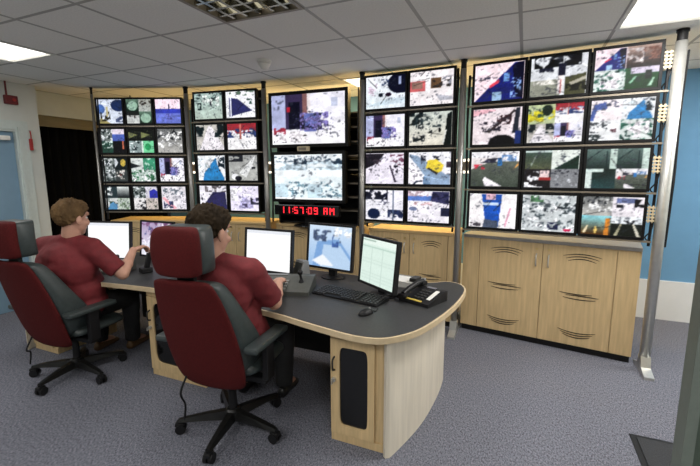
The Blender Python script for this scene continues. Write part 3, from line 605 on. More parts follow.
# LED clock
t = empty('led_clock', (-2.155, 3.775, 1.10), R(2.4), 'long black digital clock with red LED time below the centre screens', 'clock')
obj('case', B(-.39, .39, -.02, .035, 0, .112, bev=.006), 'black_gloss', t)
SEG = {'0': 'abcdef', '1': 'bc', '5': 'afgcd', '7': 'abc', '9': 'abcdfg', 'A': 'abcefg'}
def glyph(ch):
    bm = NB(); W, H, T = .046, .074, .011
    def bar(x0, x1, z0, z1): box(bm, x0, x1, -.0235, -.019, z0, z1)
    s = SEG.get(ch, '')
    if 'a' in s: bar(.002, W-.002, H-T, H)
    if 'd' in s: bar(.002, W-.002, 0, T)
    if 'g' in s: bar(.002, W-.002, H/2-T/2, H/2+T/2)
    if 'f' in s: bar(0, T, H/2+.002, H-.002)
    if 'e' in s: bar(0, T, .002, H/2-.002)
    if 'b' in s: bar(W-T, W, H/2+.002, H-.002)
    if 'c' in s: bar(W-T, W, .002, H/2-.002)
    if ch == ':': bar(.010, .019, .018, .028); bar(.010, .019, .046, .056)
    if ch == 'M':
        bar(0, T, 0, H); bar(W+.008-T, W+.008, 0, H)
        prism(bm, [(T, H), (T, H-.018), (.027, H/2-.006), (W+.008-T, H-.018), (W+.008-T, H), (.027, H/2+.014)], .019, .0235, XZ)
    return bm
x = -.312
for ch in '11:57:09 AM':
    if ch == ' ': x += .045; continue
    obj('digit', glyph(ch), 'led_red', t, (x, 0, .019)); x += .03 if ch == ':' else .07
# equipment rack in the centre gap
t = empty('equipment_rack', (-2.14, 4.16, 0), R(2.4), 'dark open equipment rack behind the large centre screens', 'rack')
for s in (-1, 1): obj('side_panel', B(s*.50-.015, s*.50+.015, -.16, .18, .97, 2.22), 'black_plastic', t)
obj('back_panel', B(-.485, .485, .17, .18, .97, 2.22), 'black_plastic', t)
for k in range(9): obj('shelf', B(-.485, .485, -.15, .165, .985+k*.15, 1.0+k*.15), 'rail_metal' if k else 'black_plastic', t)

# ------------------------------------------------------------------ wall cabinets with curved vent slots
def arc_strip(bm, x0, x1, z, sag, th, y, n=10):
    top, bot = [], []
    for i in range(n+1):
        s = i/n; x = x0+(x1-x0)*s; zz = z+sag*(1-(2*s-1)**2); t_ = th*(.35+.65*(1-(2*s-1)**2))
        top.append((x, zz+t_/2)); bot.append((x, zz-t_/2))
    return prism(bm, bot+top[::-1], -y, -y+.0025, XZ)
def vents(parent, xc, wd, zbase, ztop_, y):
    for (z, sag, gi) in ((ztop_-.09, .022, 0), ((ztop_+zbase)/2+.03, 0, 1), (zbase+.14, -.022, 2)):
        for k in range(3):
            w_ = wd*(1-.14*k if gi == 0 else .86+.0*k if gi == 1 else .72+.14*(2-k))
            sh = [.0, .0, .0] if gi != 1 else [-.03, .02, .0]
            obj('vent_slot', arc_strip(NB(), xc-w_/2+sh[k], xc+w_/2+sh[k], z-.021*k, sag if gi != 1 else (.008, -.002, .010)[k]*-1, .0075, y), 'black_plastic', parent)
def cabinet(p0, p1, label, top='maple_top', ndoor=2, h=.945, filler=.16):
    p0, p1 = Vector((*p0, 0)), Vector((*p1, 0)); d = p1-p0; L = d.length; c = (p0+p1)/2
    t = empty('wall_cabinet', (c.x, c.y, 0), math.atan2(d.y, d.x), label, 'cabinet')
    obj('plinth', B(-L/2+.01, L/2-.01, .03, .40, 0, .06), 'black_plastic', t)
    bd_ = NB(); box(bd_, -L/2, L/2, .018, .42, .06, h-.0)
    obj('carcass', bd_, 'maple', t)
    ct = obj('counter', B(-L/2-.0, L/2+.0, -.012, .44, h, h+.03, bev=.004), top, t)
    if filler:
        for s in (-1, 1):
            a, b_ = sorted((s*(L/2), s*(L/2-filler)))
            obj('side_panel', B(a+.002, b_-.002, 0, .02, .062, h-.004, bev=.002), 'maple', t)
    inner = L-2*filler; dw = inner/ndoor
    for k in range(ndoor):
        a = -inner/2+k*dw
        dr = obj('door', B(a+.0025, a+dw-.0025, 0, .02, .062, h-.004, bev=.002), 'maple', t)
        vents(dr, a+dw/2+(-.03 if k == 0 else .03), dw*.52, .06, h, 0)
        hx = a+dw-.05 if k == 0 else a+.05
        hd = tube(NB(), bez([(hx, .002, h-.21), (hx, -.022, h-.195), (hx, -.028, h-.155), (hx, -.022, h-.115), (hx, .002, h-.10)], 4), .006, 8)
        obj('handle', hd, 'silver', dr, smooth=True)
        obj('lock', cyl(NB(), (hx, .001, h-.055), (hx, -.006, h-.055), .011), 'brass', dr)
    return t
cabinet((-.515, 3.965), (.885, 3.74), 'long maple cabinet with vent slots and grey top below the right bank', 'counter_grey')
cabinet((-1.51, 3.985), (-.60, 3.945), 'maple cabinet with curved vent slots below the third bank', ndoor=2, filler=.06)
cabinet((-2.66, 3.935), (-1.59, 3.985), 'maple cabinet below the large centre screens', ndoor=2, filler=.08)
cabinet((-3.64, 3.80), (-2.76, 3.92), 'maple cabinet below the second bank of monitors', ndoor=2, filler=.06)
cabinet((-4.74, 3.37), (-3.76, 3.77), 'maple cabinet below the left bank of monitors', ndoor=2, filler=.06)

# ------------------------------------------------------------------ desk
DZ = .73; MX = -2.31
half = [(-1.9, 2.0), (-1.371, 1.936), (-1.129, 1.882), (-.848, 1.822), (-.731, 1.812), (-.628, 1.833), (-.546, 1.905), (-.469, 2.031), (-.405, 2.254), (-.358, 2.504), (-.338, 2.75), (-.345, 2.90), (-.385, 3.0), (-.45, 3.05), (-.53, 3.04), (-.66, 2.95), (-.95, 2.93), (-1.5, 2.97)]
ctl = [(MX, 2.02)]+half+[(MX, 2.99)]+[(2*MX-x, y) for x, y in half[::-1]]
def smooth_loop(P, n=4):
    out = []; m_ = len(P)
    for i in range(m_):
        a, b_, c, d = (Vector(P[(i+k-1) % m_]) for k in range(4))
        for k in range(n):
            t = k/n; out.append(.5*((2*b_)+(-a+c)*t+(2*a-5*b_+4*c-d)*t*t+(-a+3*b_-3*c+d)*t**3))
    return [(p.x, p.y) for p in out]
outl = smooth_loop(ctl)
def inset(P, dd):
    out = []; n = len(P)
    for i in range(n):
        a, b_, c = Vector(P[i-1]), Vector(P[i]), Vector(P[(i+1) % n])
        t = (c-a).normalized(); out.append((b_.x-t.y*dd, b_.y+t.x*dd))
    return out
wt = empty('desk_worktop', (MX, 2.5, DZ), 0, 'long dark grey worktop with pale wood edge and rounded ends', 'desk')
def sh(P): return [(x-MX, y-2.5) for x, y in P]
o = obj('edge_band', prism(NB(), sh(outl), -.032, 0), 'edge_band', wt)
ins = inset(outl, .013)
o = obj('work_surface', prism(NB(), sh(ins), -.001, .0015), 'laminate', wt)
def pedestal(x0, x1, yf, yb, label, glass=True, curve=None, side=1):
    t = empty('pedestal_cabinet', ((x0+x1)/2, yf, 0), 0, label, 'cabinet')
    hw = (x1-x0)/2; dp = yb-yf
    bd_ = NB(); box(bd_, -hw, hw, .02, dp, .05, DZ-.034)
    obj('carcass', bd_, 'maple', t)
    obj('plinth', B(-hw, hw, .012, dp, 0, .05), 'maple', t)
    obj('drawer_front', B(-hw+.004, hw-.05 if curve else hw-.004, 0, .02, DZ-.085, DZ-.038, bev=.002), 'maple', t)
    obj('pull_slot', arc_strip(NB(), -hw*.62, hw*.45, DZ-.05, -.008, .010, 0), 'black_plastic', t)
    a, b_ = -hw+.004, (hw-.05 if curve else hw-.004)
    # door built as a ring round the rounded glass window
    dr = empty_part = None
    z0, z1 = .055, DZ-.09
    gx0, gx1, gz0, gz1 = a+.055, b_-.04, z0+.06, z1-.045
    bm = NB(); n = 32; cr = .03
    def rr(i):
        # rounded rectangle point by angle
        th = 2*PI*i/n+.0001; cx, cz = (gx0+gx1)/2, (gz0+gz1)/2; ux, uz = math.cos(th), math.sin(th)
        hx_, hz_ = (gx1-gx0)/2, (gz1-gz0)/2; e = .22
        return cx+hx_*math.copysign(abs(ux)**e, ux), cz+hz_*math.copysign(abs(uz)**e, uz)
    def ro(i):
        th = 2*PI*i/n+.0001; cx, cz = (a+b_)/2, (z0+z1)/2; ux, uz = math.cos(th), math.sin(th)
        k = 1/max(abs(ux), abs(uz)); return cx+(b_-a)/2*ux*k, cz+(z1-z0)/2*uz*k
    I = [[bm.verts.new((*([rr(i)[0], y, rr(i)[1]]),)) for i in range(n)] for y in (0, .018)]
    O = [[bm.verts.new((*([ro(i)[0], y, ro(i)[1]]),)) for i in range(n)] for y in (0, .018)]
    for i in range(n):
        j = (i+1) % n
        bm.faces.new((I[0][i], I[0][j], O[0][j], O[0][i])); bm.faces.new((I[1][i], O[1][i], O[1][j], I[1][j]))
        bm.faces.new((I[0][i], I[1][i], I[1][j], I[0][j])); bm.faces.new((O[0][i], O[0][j], O[1][j], O[1][i]))
    dr = obj('door', bm, 'maple', t)
    obj('glass_window', B(gx0-.01, gx1+.01, .010, .015, gz0-.01, gz1+.01), 'smoked_glass', dr)
    hx = a+.024
    hd = tube(NB(), bez([(hx, .002, z1-.19), (hx, -.022, z1-.18), (hx, -.026, z1-.15), (hx, -.022, z1-.12), (hx, .002, z1-.11)], 4), .006, 8)
    obj('handle', hd, 'dark_metal', dr, smooth=True)
    lk = NB(); cyl(lk, (hx, .001, z1-.245), (hx, -.018, z1-.245), .013); box(lk, hx-.002, hx+.002, -.04, -.018, z1-.262, z1-.238)
    obj('lock', lk, 'silver', dr)
    if curve:
        P = bez([(x, y, 0) for x, y in curve], 6); P = [(p.x-(x0+x1)/2, p.y-yf) for p in P]
        inner = []
        for i, p in enumerate(P):
            q0, q1 = Vector(P[max(i-1, 0)]), Vector(P[min(i+1, len(P)-1)]); tt = (q1-q0).normalized(); inner.append((p[0]-side*abs(tt.y)*.022, p[1]+side*tt.x*.022*side))
        e = obj('end_panel', prism(NB(), P+inner[::-1], 0, DZ-.034), 'maple_lit', t)
    return t
CUR = [(-.618, 1.905), (-.586, 1.96), (-.509, 2.281), (-.480, 2.62), (-.482, 2.86), (-.50, 2.98)]
pedestal(-.967, -.645, 1.930, 2.55, 'maple pedestal with smoked glass door and curved end panel coloured paler as lit', curve=CUR)
pedestal(-2.60, -2.06, 2.07, 2.65, 'maple pedestal with glass door under the desk between the chairs')
pedestal(2*MX+.645, 2*MX+.967, 1.985, 2.55, 'maple pedestal behind the far chair, only its foot showing', curve=[(2*MX-x, y+.05) for x, y in CUR], side=-1)
mo = obj('modesty_panel', B(-1.26, 1.26, -.01, .01, .08, DZ-.034), 'trousers', None, (MX, 2.80, 0)); tag(mo, 'dark panel closing the back of the desk', 'panel')

# ------------------------------------------------------------------ desk equipment
def desk_monitor(loc, rz, wd, ht, spec, label, lift=.075, tilt=-6, m='black_plastic', nx=60, ny=44):
    t = empty('desk_monitor', (loc[0], loc[1], DZ+.0015), rz, label, 'monitor')
    M = Matrix.Translation((0, 0, lift)) @ Matrix.Rotation(R(tilt), 4, 'X')
    bm = frame_bm(wd, ht, .017, .035); box(bm, -wd*.3, wd*.3, .03, .06, ht*.2, ht*.75, bev=.01)
    bmesh.ops.transform(bm, matrix=M, verts=bm.verts); obj('bezel', bm, m, t)
    me = screen_mesh(wd-.034, ht-.034, spec, nx, ny, 4); so = share('screen', me, t); so.matrix_local = M @ Matrix.Translation((0, .008, .017))
    obj('stand_neck', B(-.035, .035, .055, .085, .01, lift+ht*.45, bev=.006), m, t)
    obj('stand_base', lathe(NB(), [(.105, 0), (.105, .008), (.05, .016), (.02, .018)], 24, Matrix.Translation((0, .075, 0)) @ Matrix.Diagonal((1, .8, 1, 1))), m, t, smooth=False)
    return t
doc = [('f', (252, 252, 253)), ('r', (225, 228, 235), 0, .93, 1, 1), ('r', (235, 236, 240), .05, .82, .9, .84)]
sheet = [('f', (214, 232, 222)), ('r', (228, 240, 232), 0, .88, 1, 1), ('r', (168, 195, 182), 0, .8, 1, .825), ('r', (196, 214, 205), 0, .70, 1, .71), ('r', (185, 205, 195), .30, 0, .31, .8), ('r', (185, 205, 195), .62, 0, .63, .8)]+[('r', (200, 219, 209), .03, .08+.075*k, .95, .095+.075*k) for k in range(8)]+[('r', (120, 150, 135), 0, .94, .4, .96)]
road2 = [('g', (150, 185, 225), (205, 222, 240)), ('p', (120, 160, 210), [(.1, 0), (.2, .6), (.7, .7), (1, .3), (1, 0)]), ('p', (180, 205, 232), [(.3, .0), (.35, .55), (.75, .55), (1, .2), (1, 0)]), ('c', (70, 85, 115), 12, .06, .1, .62, .75, .9), ('p', (236, 240, 246), [(.08, .12), (.35, .3), (.62, .05), (.3, .02)]), ('c', (60, 90, 150), 4, .05, .55, .5, .7, .75), ('c', (235, 240, 248), 8, .06, .6, .75, 1, .98)]
people_scr = [('g', (232, 232, 240), (170, 150, 185)), ('c', (110, 75, 110), 16, .08, 0, .4, 1, 1), ('c', (95, 100, 150), 10, .07, .1, .3, .9, .9), ('c', (225, 222, 235), 12, .09, 0, 0, 1, .45), ('c', (235, 228, 238), 8, .06, .2, .5, 1, 1)]
greyscr = [('g', (120, 135, 135), (150, 165, 160)), ('c', (90, 105, 105), 10, .1, 0, 0, 1, 1)]
desk_monitor((-1.815, 2.535), R(-1), .45, .345, doc, 'desk monitor with a blank white page in front of the near man', lift=.06)
desk_monitor((-1.380, 2.735), R(-9), .44, .36, road2, 'desk monitor showing a blue street view, middle of the near station', lift=.08)
desk_monitor((-.895, 2.470), R(-34.5), .415, .345, sheet, 'desk monitor with a pale green spreadsheet, turned towards the near chair', lift=.06)
desk_monitor((-3.47, 2.405), R(14), .46, .35, doc, 'desk monitor with a blank white page in front of the far man', lift=.05)
desk_monitor((-3.12, 2.62), R(0), .42, .345, people_scr, 'desk monitor showing blurred people beside the far white screen', lift=.05, m='black_plastic')
desk_monitor((-2.66, 2.52), R(-22), .40, .34, greyscr, 'desk monitor with grey picture mostly hidden behind the red headrest', lift=.05)
def keyboard(loc, rz, label, wd=.46):
    t = empty('keyboard', (*loc, DZ+.0015), rz, label, 'keyboard')
    obj('case', prism(NB(), [(-.085, 0), (.085, 0), (.085, .026), (-.085, .012)], -wd/2, wd/2, YZ), 'black_plastic', t)
    k = NB()
    for r_ in range(6):
        y = -.068+r_*.0255; z = .0125+(y+.085)/.17*.014
        n = 20
        for c in range(n):
            if c == 14 or (r_ == 0 and 4 <= c <= 8): continue
            x = -wd/2+.02+(wd-.04)*c/(n-1); box(k, x-.0085, x+.0085, y-.009, y+.009, z, z+.008)
    tag(obj('keys', k, 'key_grey', t), kind='stuff')
    return t
keyboard((-1.045, 2.395), R(-10.5), 'black keyboard lying between the console and the mouse', .52)
t = empty('computer_mouse', (-.825, 2.135, DZ+.0015), R(-25), 'black computer mouse beside the keyboard', 'mouse')
mb = NB(); bmesh.ops.create_uvsphere(mb, u_segments=20, v_segments=12, radius=1)
for v in mb.verts: v.co = Vector((v.co.x*.031*(1-.12*v.co.y), v.co.y*.056, max(v.co.z, 0)*.034))
obj('body', mb, 'black_plastic', t, smooth=True)
obj('wheel', cyl(NB(), (-.004, .03, .028), (.004, .03, .028), .007), 'grey_plastic', t)
obj('cable', tube(NB(), bez([(0, .055, .006), (.01, .075, .004), (-.005, .10, .004), (-.02, .12, .004)], 6), .003, 6), 'black_plastic', t)
# CCTV control consoles
def console(loc, rz, label, wd=.40, dp=.27):
    t = empty('camera_console', (*loc, DZ+.0015), rz, label, 'control panel')
    obj('case', prism(NB(), [(-dp/2, 0), (dp/2, 0), (dp/2, .085), (dp/2-.05, .085), (-dp/2, .028)], -wd/2, wd/2, YZ), 'console_grey', t)
    k = NB()
    for r_ in range(4):
        for c in range(7):
            y = -dp/2+.035+r_*.035; z = .028+(y+dp/2)/(dp-.05)*.057; x = -wd/2+.04+c*.03
            box(k, x-.010, x+.010, y-.010, y+.010, z-.004, z+.007)
    tag(obj('buttons', k, 'grey_plastic', t), kind='stuff')
    obj('display', B(-wd/2+.03, 0, dp/2-.052, dp/2-.012, .084, .088), 'smoked_glass', t)
    j = obj('joystick', tube(NB(), [(wd/2-.08, .0, .05), (wd/2-.08, .0, .085), (wd/2-.085, -.005, .12)], [.024, .010, .008], 12), 'black_plastic', t)
    obj('knob', lathe(NB(), [(.010, .115), (.018, .125), (.019, .14), (.012, .15)], 14, Matrix.Translation((wd/2-.085, -.005, 0))), 'black_plastic', j, smooth=True)
    return t
console((-1.54, 2.365), R(17), 'grey sloping camera control console under the near man\'s hand')
console((-3.24, 2.235), R(12), 'pale grey camera control console in front of the far man', .38, .22)
# telephone
t = empty('telephone', (-.575, 2.52, DZ+.0015), R(-22), 'black desk telephone with handset beside the green spreadsheet monitor', 'telephone')
obj('base', prism(NB(), [(-.11, 0), (.11, 0), (.11, .065), (.07, .068), (-.11, .022)], -.11, .12, YZ), 'black_plastic', t)
hs = NB(); tube(hs, bez([(-.075, -.11, .052), (-.075, -.06, .070), (-.075, 0, .084), (-.075, .06, .094), (-.075, .11, .092)], 5), .019, 12); box(hs, -.105, -.045, -.135, -.075, .030, .058, bev=.01); box(hs, -.105, -.045, .07, .125, .070, .10, bev=.01)
obj('handset', hs, 'black_plastic', t)
k = NB()
for r_ in range(4):
    for c in range(3):
        y = -.06+r_*.028; z = .022+(y+.11)/.18*.046; box(k, -.02+c*.026, -.002+c*.026, y-.009, y+.009, z, z+.007)
tag(obj('keypad', k, 'key_grey', t), kind='stuff')
M = Matrix.Rotation(R(14), 4, 'X')
obj('yellow_strip', B(-.06, .06, -.104, -.088, .0245, .029), 'yellow_label', t)
obj('index_card', prism(NB(), [(-.06, .0355), (.055, .066), (.055, .068), (-.06, .0375)], .07, .098, YZ), 'paper', t)
obj('display', B(-.02, .05, .072, .105, .066, .070), 'smoked_glass', t)
c = []
for i in range(120):
    s = i/119; c.append((-.12-.05*math.sin(s*3.0)-.03*s+.008*math.cos(i*1.3), -.10-.13*s*0.9+.04*math.sin(s*6), .012+.008*math.sin(i*1.3)+.004))
obj('coiled_cord', tube(NB(), c, .0045, 6), 'black_plastic', t)
# papers / tray behind the telephone
t = empty('paper_tray', (-.78, 2.83, DZ+.0015), R(-10), 'pale letter tray with white papers behind the telephone', 'tray')
tr_ = NB(); box(tr_, -.13, .13, -.09, .09, 0, .006); box(tr_, -.13, -.124, -.09, .09, .006, .05); box(tr_, .124, .13, -.09, .09, .006, .05); box(tr_, -.124, .124, .084, .09, .006, .05)
obj('tray_body', tr_, 'grey_plastic', t)
for k in range(3): obj('paper', B(-.115, .118, -.085+.004*k, .08, .0065+.013*k, .0185+.013*k), 'paper', t, (0, 0, 0), R((0, 1.5, -2)[k]))
obj('bracket', B(.06, .115, -.06, .04, .047, .075, bev=.008), 'dark_metal', t)
# small grey speaker wedge right of the white screen
t = empty('desk_speaker', (-1.61, 2.70, DZ+.0015), R(-25), 'small grey wedge shaped speaker between two desk monitors', 'speaker')
obj('case', prism(NB(), [(-.05, 0), (.06, 0), (.045, .14), (0, .14)], -.055, .055, YZ), 'grey_plastic', t)
obj('grille', prism(NB(), [(-.046, .025), (-.008, .125), (-.011, .126), (-.05, .026)], -.045, .045, YZ), 'console_grey', t)
# radio handset beside the far man's hand
t = empty('radio_handset', (-2.90, 2.33, DZ+.0015), R(-20), 'upright black radio handset in a cradle beside the raised hand of the far man', 'radio')
obj('cradle', B(-.04, .04, -.045, .045, 0, .045, bev=.01), 'black_plastic', t)
hs = NB(); box(hs, -.022, .022, -.018, .018, .03, .17, bev=.008, M=Matrix.Rotation(R(-10), 4, 'X') @ Matrix.Rotation(R(8), 4, 'Y')); obj('handset', hs, 'black_plastic', t)
obj('antenna', tube(NB(), [(.03, .028, .16), (.036, .036, .20), (.04, .044, .235)], .006, 8), 'black_plastic', t)

# ------------------------------------------------------------------ office chairs
def loft(rows):
    """closed thick surface from rows of (front list, back list)"""
    bm = NB(); G = [[bm.verts.new(p) for p in r] for r in rows]; n = len(G[0])
    for a, b_ in zip(G, G[1:]):
        for i in range(n): bm.faces.new((a[i], a[(i+1) % n], b_[(i+1) % n], b_[i]))
    bm.faces.new(G[0][::-1]); bm.faces.new(G[-1]); return bm
def subdiv(o, lv=2):
    m_ = o.modifiers.new('sub', 'SUBSURF'); m_.levels = lv; m_.render_levels = lv; return o
def chair(loc, rz, dz, label, spin):
    t = empty('office_chair', (*loc, 0), rz, label, 'chair', 'operator chairs')
    # base
    hub = lathe(NB(), [(.045, .065), (.05, .075), (.05, .12), (.035, .135)], 20); obj('hub', hub, 'black_metal', t)
    obj('gas_column', cyl(NB(), (0, 0, .13), (0, 0, .36+dz), .026, .022), 'black_plastic', t)
    for k in range(5):
        a = spin+2*PI*k/5; cx, cy = math.cos(a), math.sin(a)
        q = NB()
        rows = []
        for s, hw, z0, z1 in ((.03, .032, .07, .125), (.15, .028, .075, .115), (.28, .022, .075, .098), (.325, .017, .075, .090)):
            rows.append([(s, -hw, z0), (s, hw, z0), (s, hw*.6, z1), (s, -hw*.6, z1)])
        q = loft(rows); lg = obj('base_leg', q, 'black_metal', t, (0, 0, 0), a)
        cs = NB()
        for sgn in (-1, 1): cyl(cs, (.325-.012, sgn*.007, .03), (.325-.012, sgn*.026, .03), .030, seg=18)
        cyl(cs, (.325, 0, .03), (.325, 0, .08), .009); box(cs, .29, .345, -.02, .02, .045, .068, bev=.008)
        obj('caster', cs, 'black_plastic', lg)
    obj('mechanism', B(-.09, .09, -.14, .12, .355+dz, .42+dz, bev=.015), 'black_plastic', t)
    obj('lever', tube(NB(), [(-.08, .02, .40+dz), (-.22, .02, .40+dz), (-.27, .03, .395+dz)], .008), 'black_plastic', t)
    st = NB(); rows = []
    for y, hw, zt in ((-.15, .18, .49), (-.12, .235, .512), (0, .255, .505), (.18, .25, .51), (.25, .235, .495), (.28, .20, .47)):
        rows.append([(-hw, y, .42+dz), (hw, y, .42+dz), (hw+.01, y, .46+dz), (hw*.85, y, zt+dz+.01), (0, y, zt-.012+dz), (-hw*.85, y, zt+dz+.01), (-hw-.01, y, .46+dz)])
    subdiv(obj('seat_cushion', loft(rows), 'charcoal_leather', t, smooth=True))
    # back shell: maroon rear, charcoal cushion in front
    prof = [(.355, -.185, .165), (.39, -.205, .205), (.46, -.235, .228), (.60, -.275, .24), (.78, -.33, .232), (.93, -.375, .205), (1.02, -.41, .18), (1.05, -.42, .155)]
    rows = []; rows2 = []
    for z, y, hw in prof:
        wrap = .03
        xs = [-1, -.8, -.4, 0, .4, .8, 1]
        back = [(hw*x_, y+wrap*abs(x_)**2.5, z+dz) for x_ in xs]; front = [(hw*x_*.98, y+.03+wrap*abs(x_)**2.5, z+dz) for x_ in xs[::-1]]
        rows.append(back+front)
    sh_ = subdiv(obj('back_shell', loft(rows), 'maroon_fabric', t, smooth=True))
    for z, y, hw, th, bol in ((.42, -.185, .17, .12, .02), (.50, -.215, .222, .17, .07), (.60, -.25, .245, .185, .085), (.76, -.30, .238, .135, .06), (.90, -.345, .21, .11, .04), (1.0, -.378, .182, .10, .02), (1.035, -.39, .165, .08, .0)):
        xs = [-1, -.82, -.4, 0, .4, .82, 1]
        back = [(hw*x_, y+.04*abs(x_)**2.5, z+dz) for x_ in xs]
        front = [(hw*x_*.97, y+th+bol*abs(x_)**3+.02*abs(x_)**2, z+dz) for x_ in xs[::-1]]
        rows2.append(back+front)
    subdiv(obj('back_cushion', loft(rows2), 'charcoal_leather', t, smooth=True))
    # headrest
    def hr(pr, dy, th):
        r_ = []
        for z, y, hw in pr:
            xs = [-1, -.75, -.3, .3, .75, 1]
            r_.append([(hw*x_, y+dy+.03*abs(x_)**2.5, z+dz) for x_ in xs]+[(hw*x_*.97, y+dy+th+.035*abs(x_)**2.5, z+dz) for x_ in xs[::-1]])
        return loft(r_)
    HP = [(1.065, -.43, .115), (1.085, -.44, .135), (1.18, -.455, .145), (1.27, -.45, .138), (1.305, -.44, .12), (1.315, -.43, .095)]
    h1 = subdiv(obj('headrest_shell', hr(HP, 0, .05), 'maroon_fabric', t, smooth=True))
    subdiv(obj('headrest_cushion', hr([(z, y, hw*1.0) for z, y, hw in HP], .046, .115), 'charcoal_leather', t, smooth=True))
    obj('headrest_stem', B(-.05, .05, -.345, -.32, .96+dz, 1.12+dz), 'black_plastic', t)
    for s in (-1, 1):
        ar = obj('armrest', B(s*.285-.042, s*.285+.042, -.24, .13, .625+dz, .66+dz, bev=.014), 'charcoal_leather', t, smooth=False)
        q = NB(); box(q, s*.285-.02, s*.285+.02, -.09, -.01, .40+dz, .63+dz, bev=.008); box(q, min(s*.285, s*.10), max(s*.285, s*.10), -.08, -.02, .375+dz, .41+dz, bev=.006)
        obj('arm_bracket', q, 'black_plastic', ar)
    obj('recline_cable', tube(NB(), bez([(-.16, -.20, .42+dz), (-.175, -.24, .33+dz), (-.165, -.22, .25), (-.17, -.23, .16)], 5), .006, 6), 'black_plastic', t)
    return t
C2, R2 = (-1.575, 1.80), R(6)
C1, R1 = (-3.15, 1.85), R(4)
chair(C2, R2, 0.0, 'red and charcoal high back chair nearest the camera', R(-9))
chair(C1, R1, -.055, 'red and charcoal high back chair at the left edge', R(-9))

# ------------------------------------------------------------------ people
def sphere(bm, nu, nv, M=None):
    M = M or Matrix.Identity(4); vs = []
    top = bm.verts.new(M @ Vector((0, 0, 1))); bot = bm.verts.new(M @ Vector((0, 0, -1)))
    rings = [[bm.verts.new(M @ Vector((math.sin(PI*j/nv)*math.cos(2*PI*i/nu), math.sin(PI*j/nv)*math.sin(2*PI*i/nu), math.cos(PI*j/nv)))) for i in range(nu)] for j in range(1, nv)]
    for i in range(nu):
        k = (i+1) % nu
        bm.faces.new((top, rings[0][i], rings[0][k])); bm.faces.new((bot, rings[-1][k], rings[-1][i]))
        for a, c in zip(rings, rings[1:]): bm.faces.new((a[i], c[i], c[k], a[k]))
    return bm
def ell(bm, c, r, rot=None):
    M = Matrix.Translation(c) @ (rot.to_4x4() if rot else Matrix.Identity(4)) @ Matrix.Diagonal((*r, 1))
    sphere(bm, 20, 12, M)
def cap(bm, p0, p1, r0, r1, flat=False):
    cyl(bm, p0, p1, r0, r1, 18)
    if not flat:
        for p, r in ((p0, r0), (p1, r1)): ell(bm, p, (r, r, r))
def voxel(name, bm, m, parent, vox, smooth_it=4):
    o = obj(name, bm, m, parent)
    rm = o.modifiers.new('remesh', 'REMESH'); rm.mode = 'VOXEL'; rm.voxel_size = vox; rm.use_smooth_shade = True
    sm_ = o.modifiers.new('smooth', 'SMOOTH'); sm_.factor = .5; sm_.iterations = smooth_it
    dg = bpy.context.evaluated_depsgraph_get(); me = bpy.data.meshes.new_from_object(o.evaluated_get(dg))
    o.modifiers.clear(); old = o.data; o.data = me; bpy.data.meshes.remove(old)
    me.name = name
    if not me.materials: me.materials.append(MATS[m])
    for p in me.polygons: p.use_smooth = True
    return o
def hand(bm, wrist, d, up, size=1.0, curl=.5, thumb=1):
    """palm + four fingers + thumb; d = pointing direction, up = back-of-hand normal, thumb=+1 on the left side of d"""
    d = Vector(d).normalized(); up = Vector(up); up = (up-d*up.dot(d)).normalized(); side = up.cross(d)*thumb
    w_ = Vector(wrist); s = size
    palm = w_+d*.05*s
    rot = Matrix((side, d, up)).transposed()
    ell(bm, palm, (.042*s, .055*s, .017*s), rot); ell(bm, w_+d*.075*s, (.040*s, .022*s, .015*s), rot)
    for k, (off, ln) in enumerate(((.031, .072), (.011, .080), (-.010, .075), (-.030, .058))):
        b0 = w_+d*(.085*s)+side*off*s
        a1 = .25+curl*.6; a2 = a1+curl*.8; a3 = a2+curl*.5
        p = b0; r_ = .0088*s
        for a, f in ((a1, .45), (a2, .32), (a3, .23)):
            q = p+(d*math.cos(a)-up*math.sin(a)+side*off*1.2)*ln*f*s; cap(bm, p, q, r_, r_*.92); p = q; r_ *= .92
    b0 = w_+d*.022*s+side*.030*s
    p1 = b0+(d*.6+side*.75-up*.25).normalized()*.038*s; p2 = p1+(d*.85+side*.35-up*.35).normalized()*.032*s; p3 = p2+(d*.95+side*.05-up*.4).normalized()*.024*s
    cap(bm, b0, p1, .014*s, .0115*s); cap(bm, p1, p2, .0115*s, .010*s); cap(bm, p2, p3, .010*s, .0085*s)
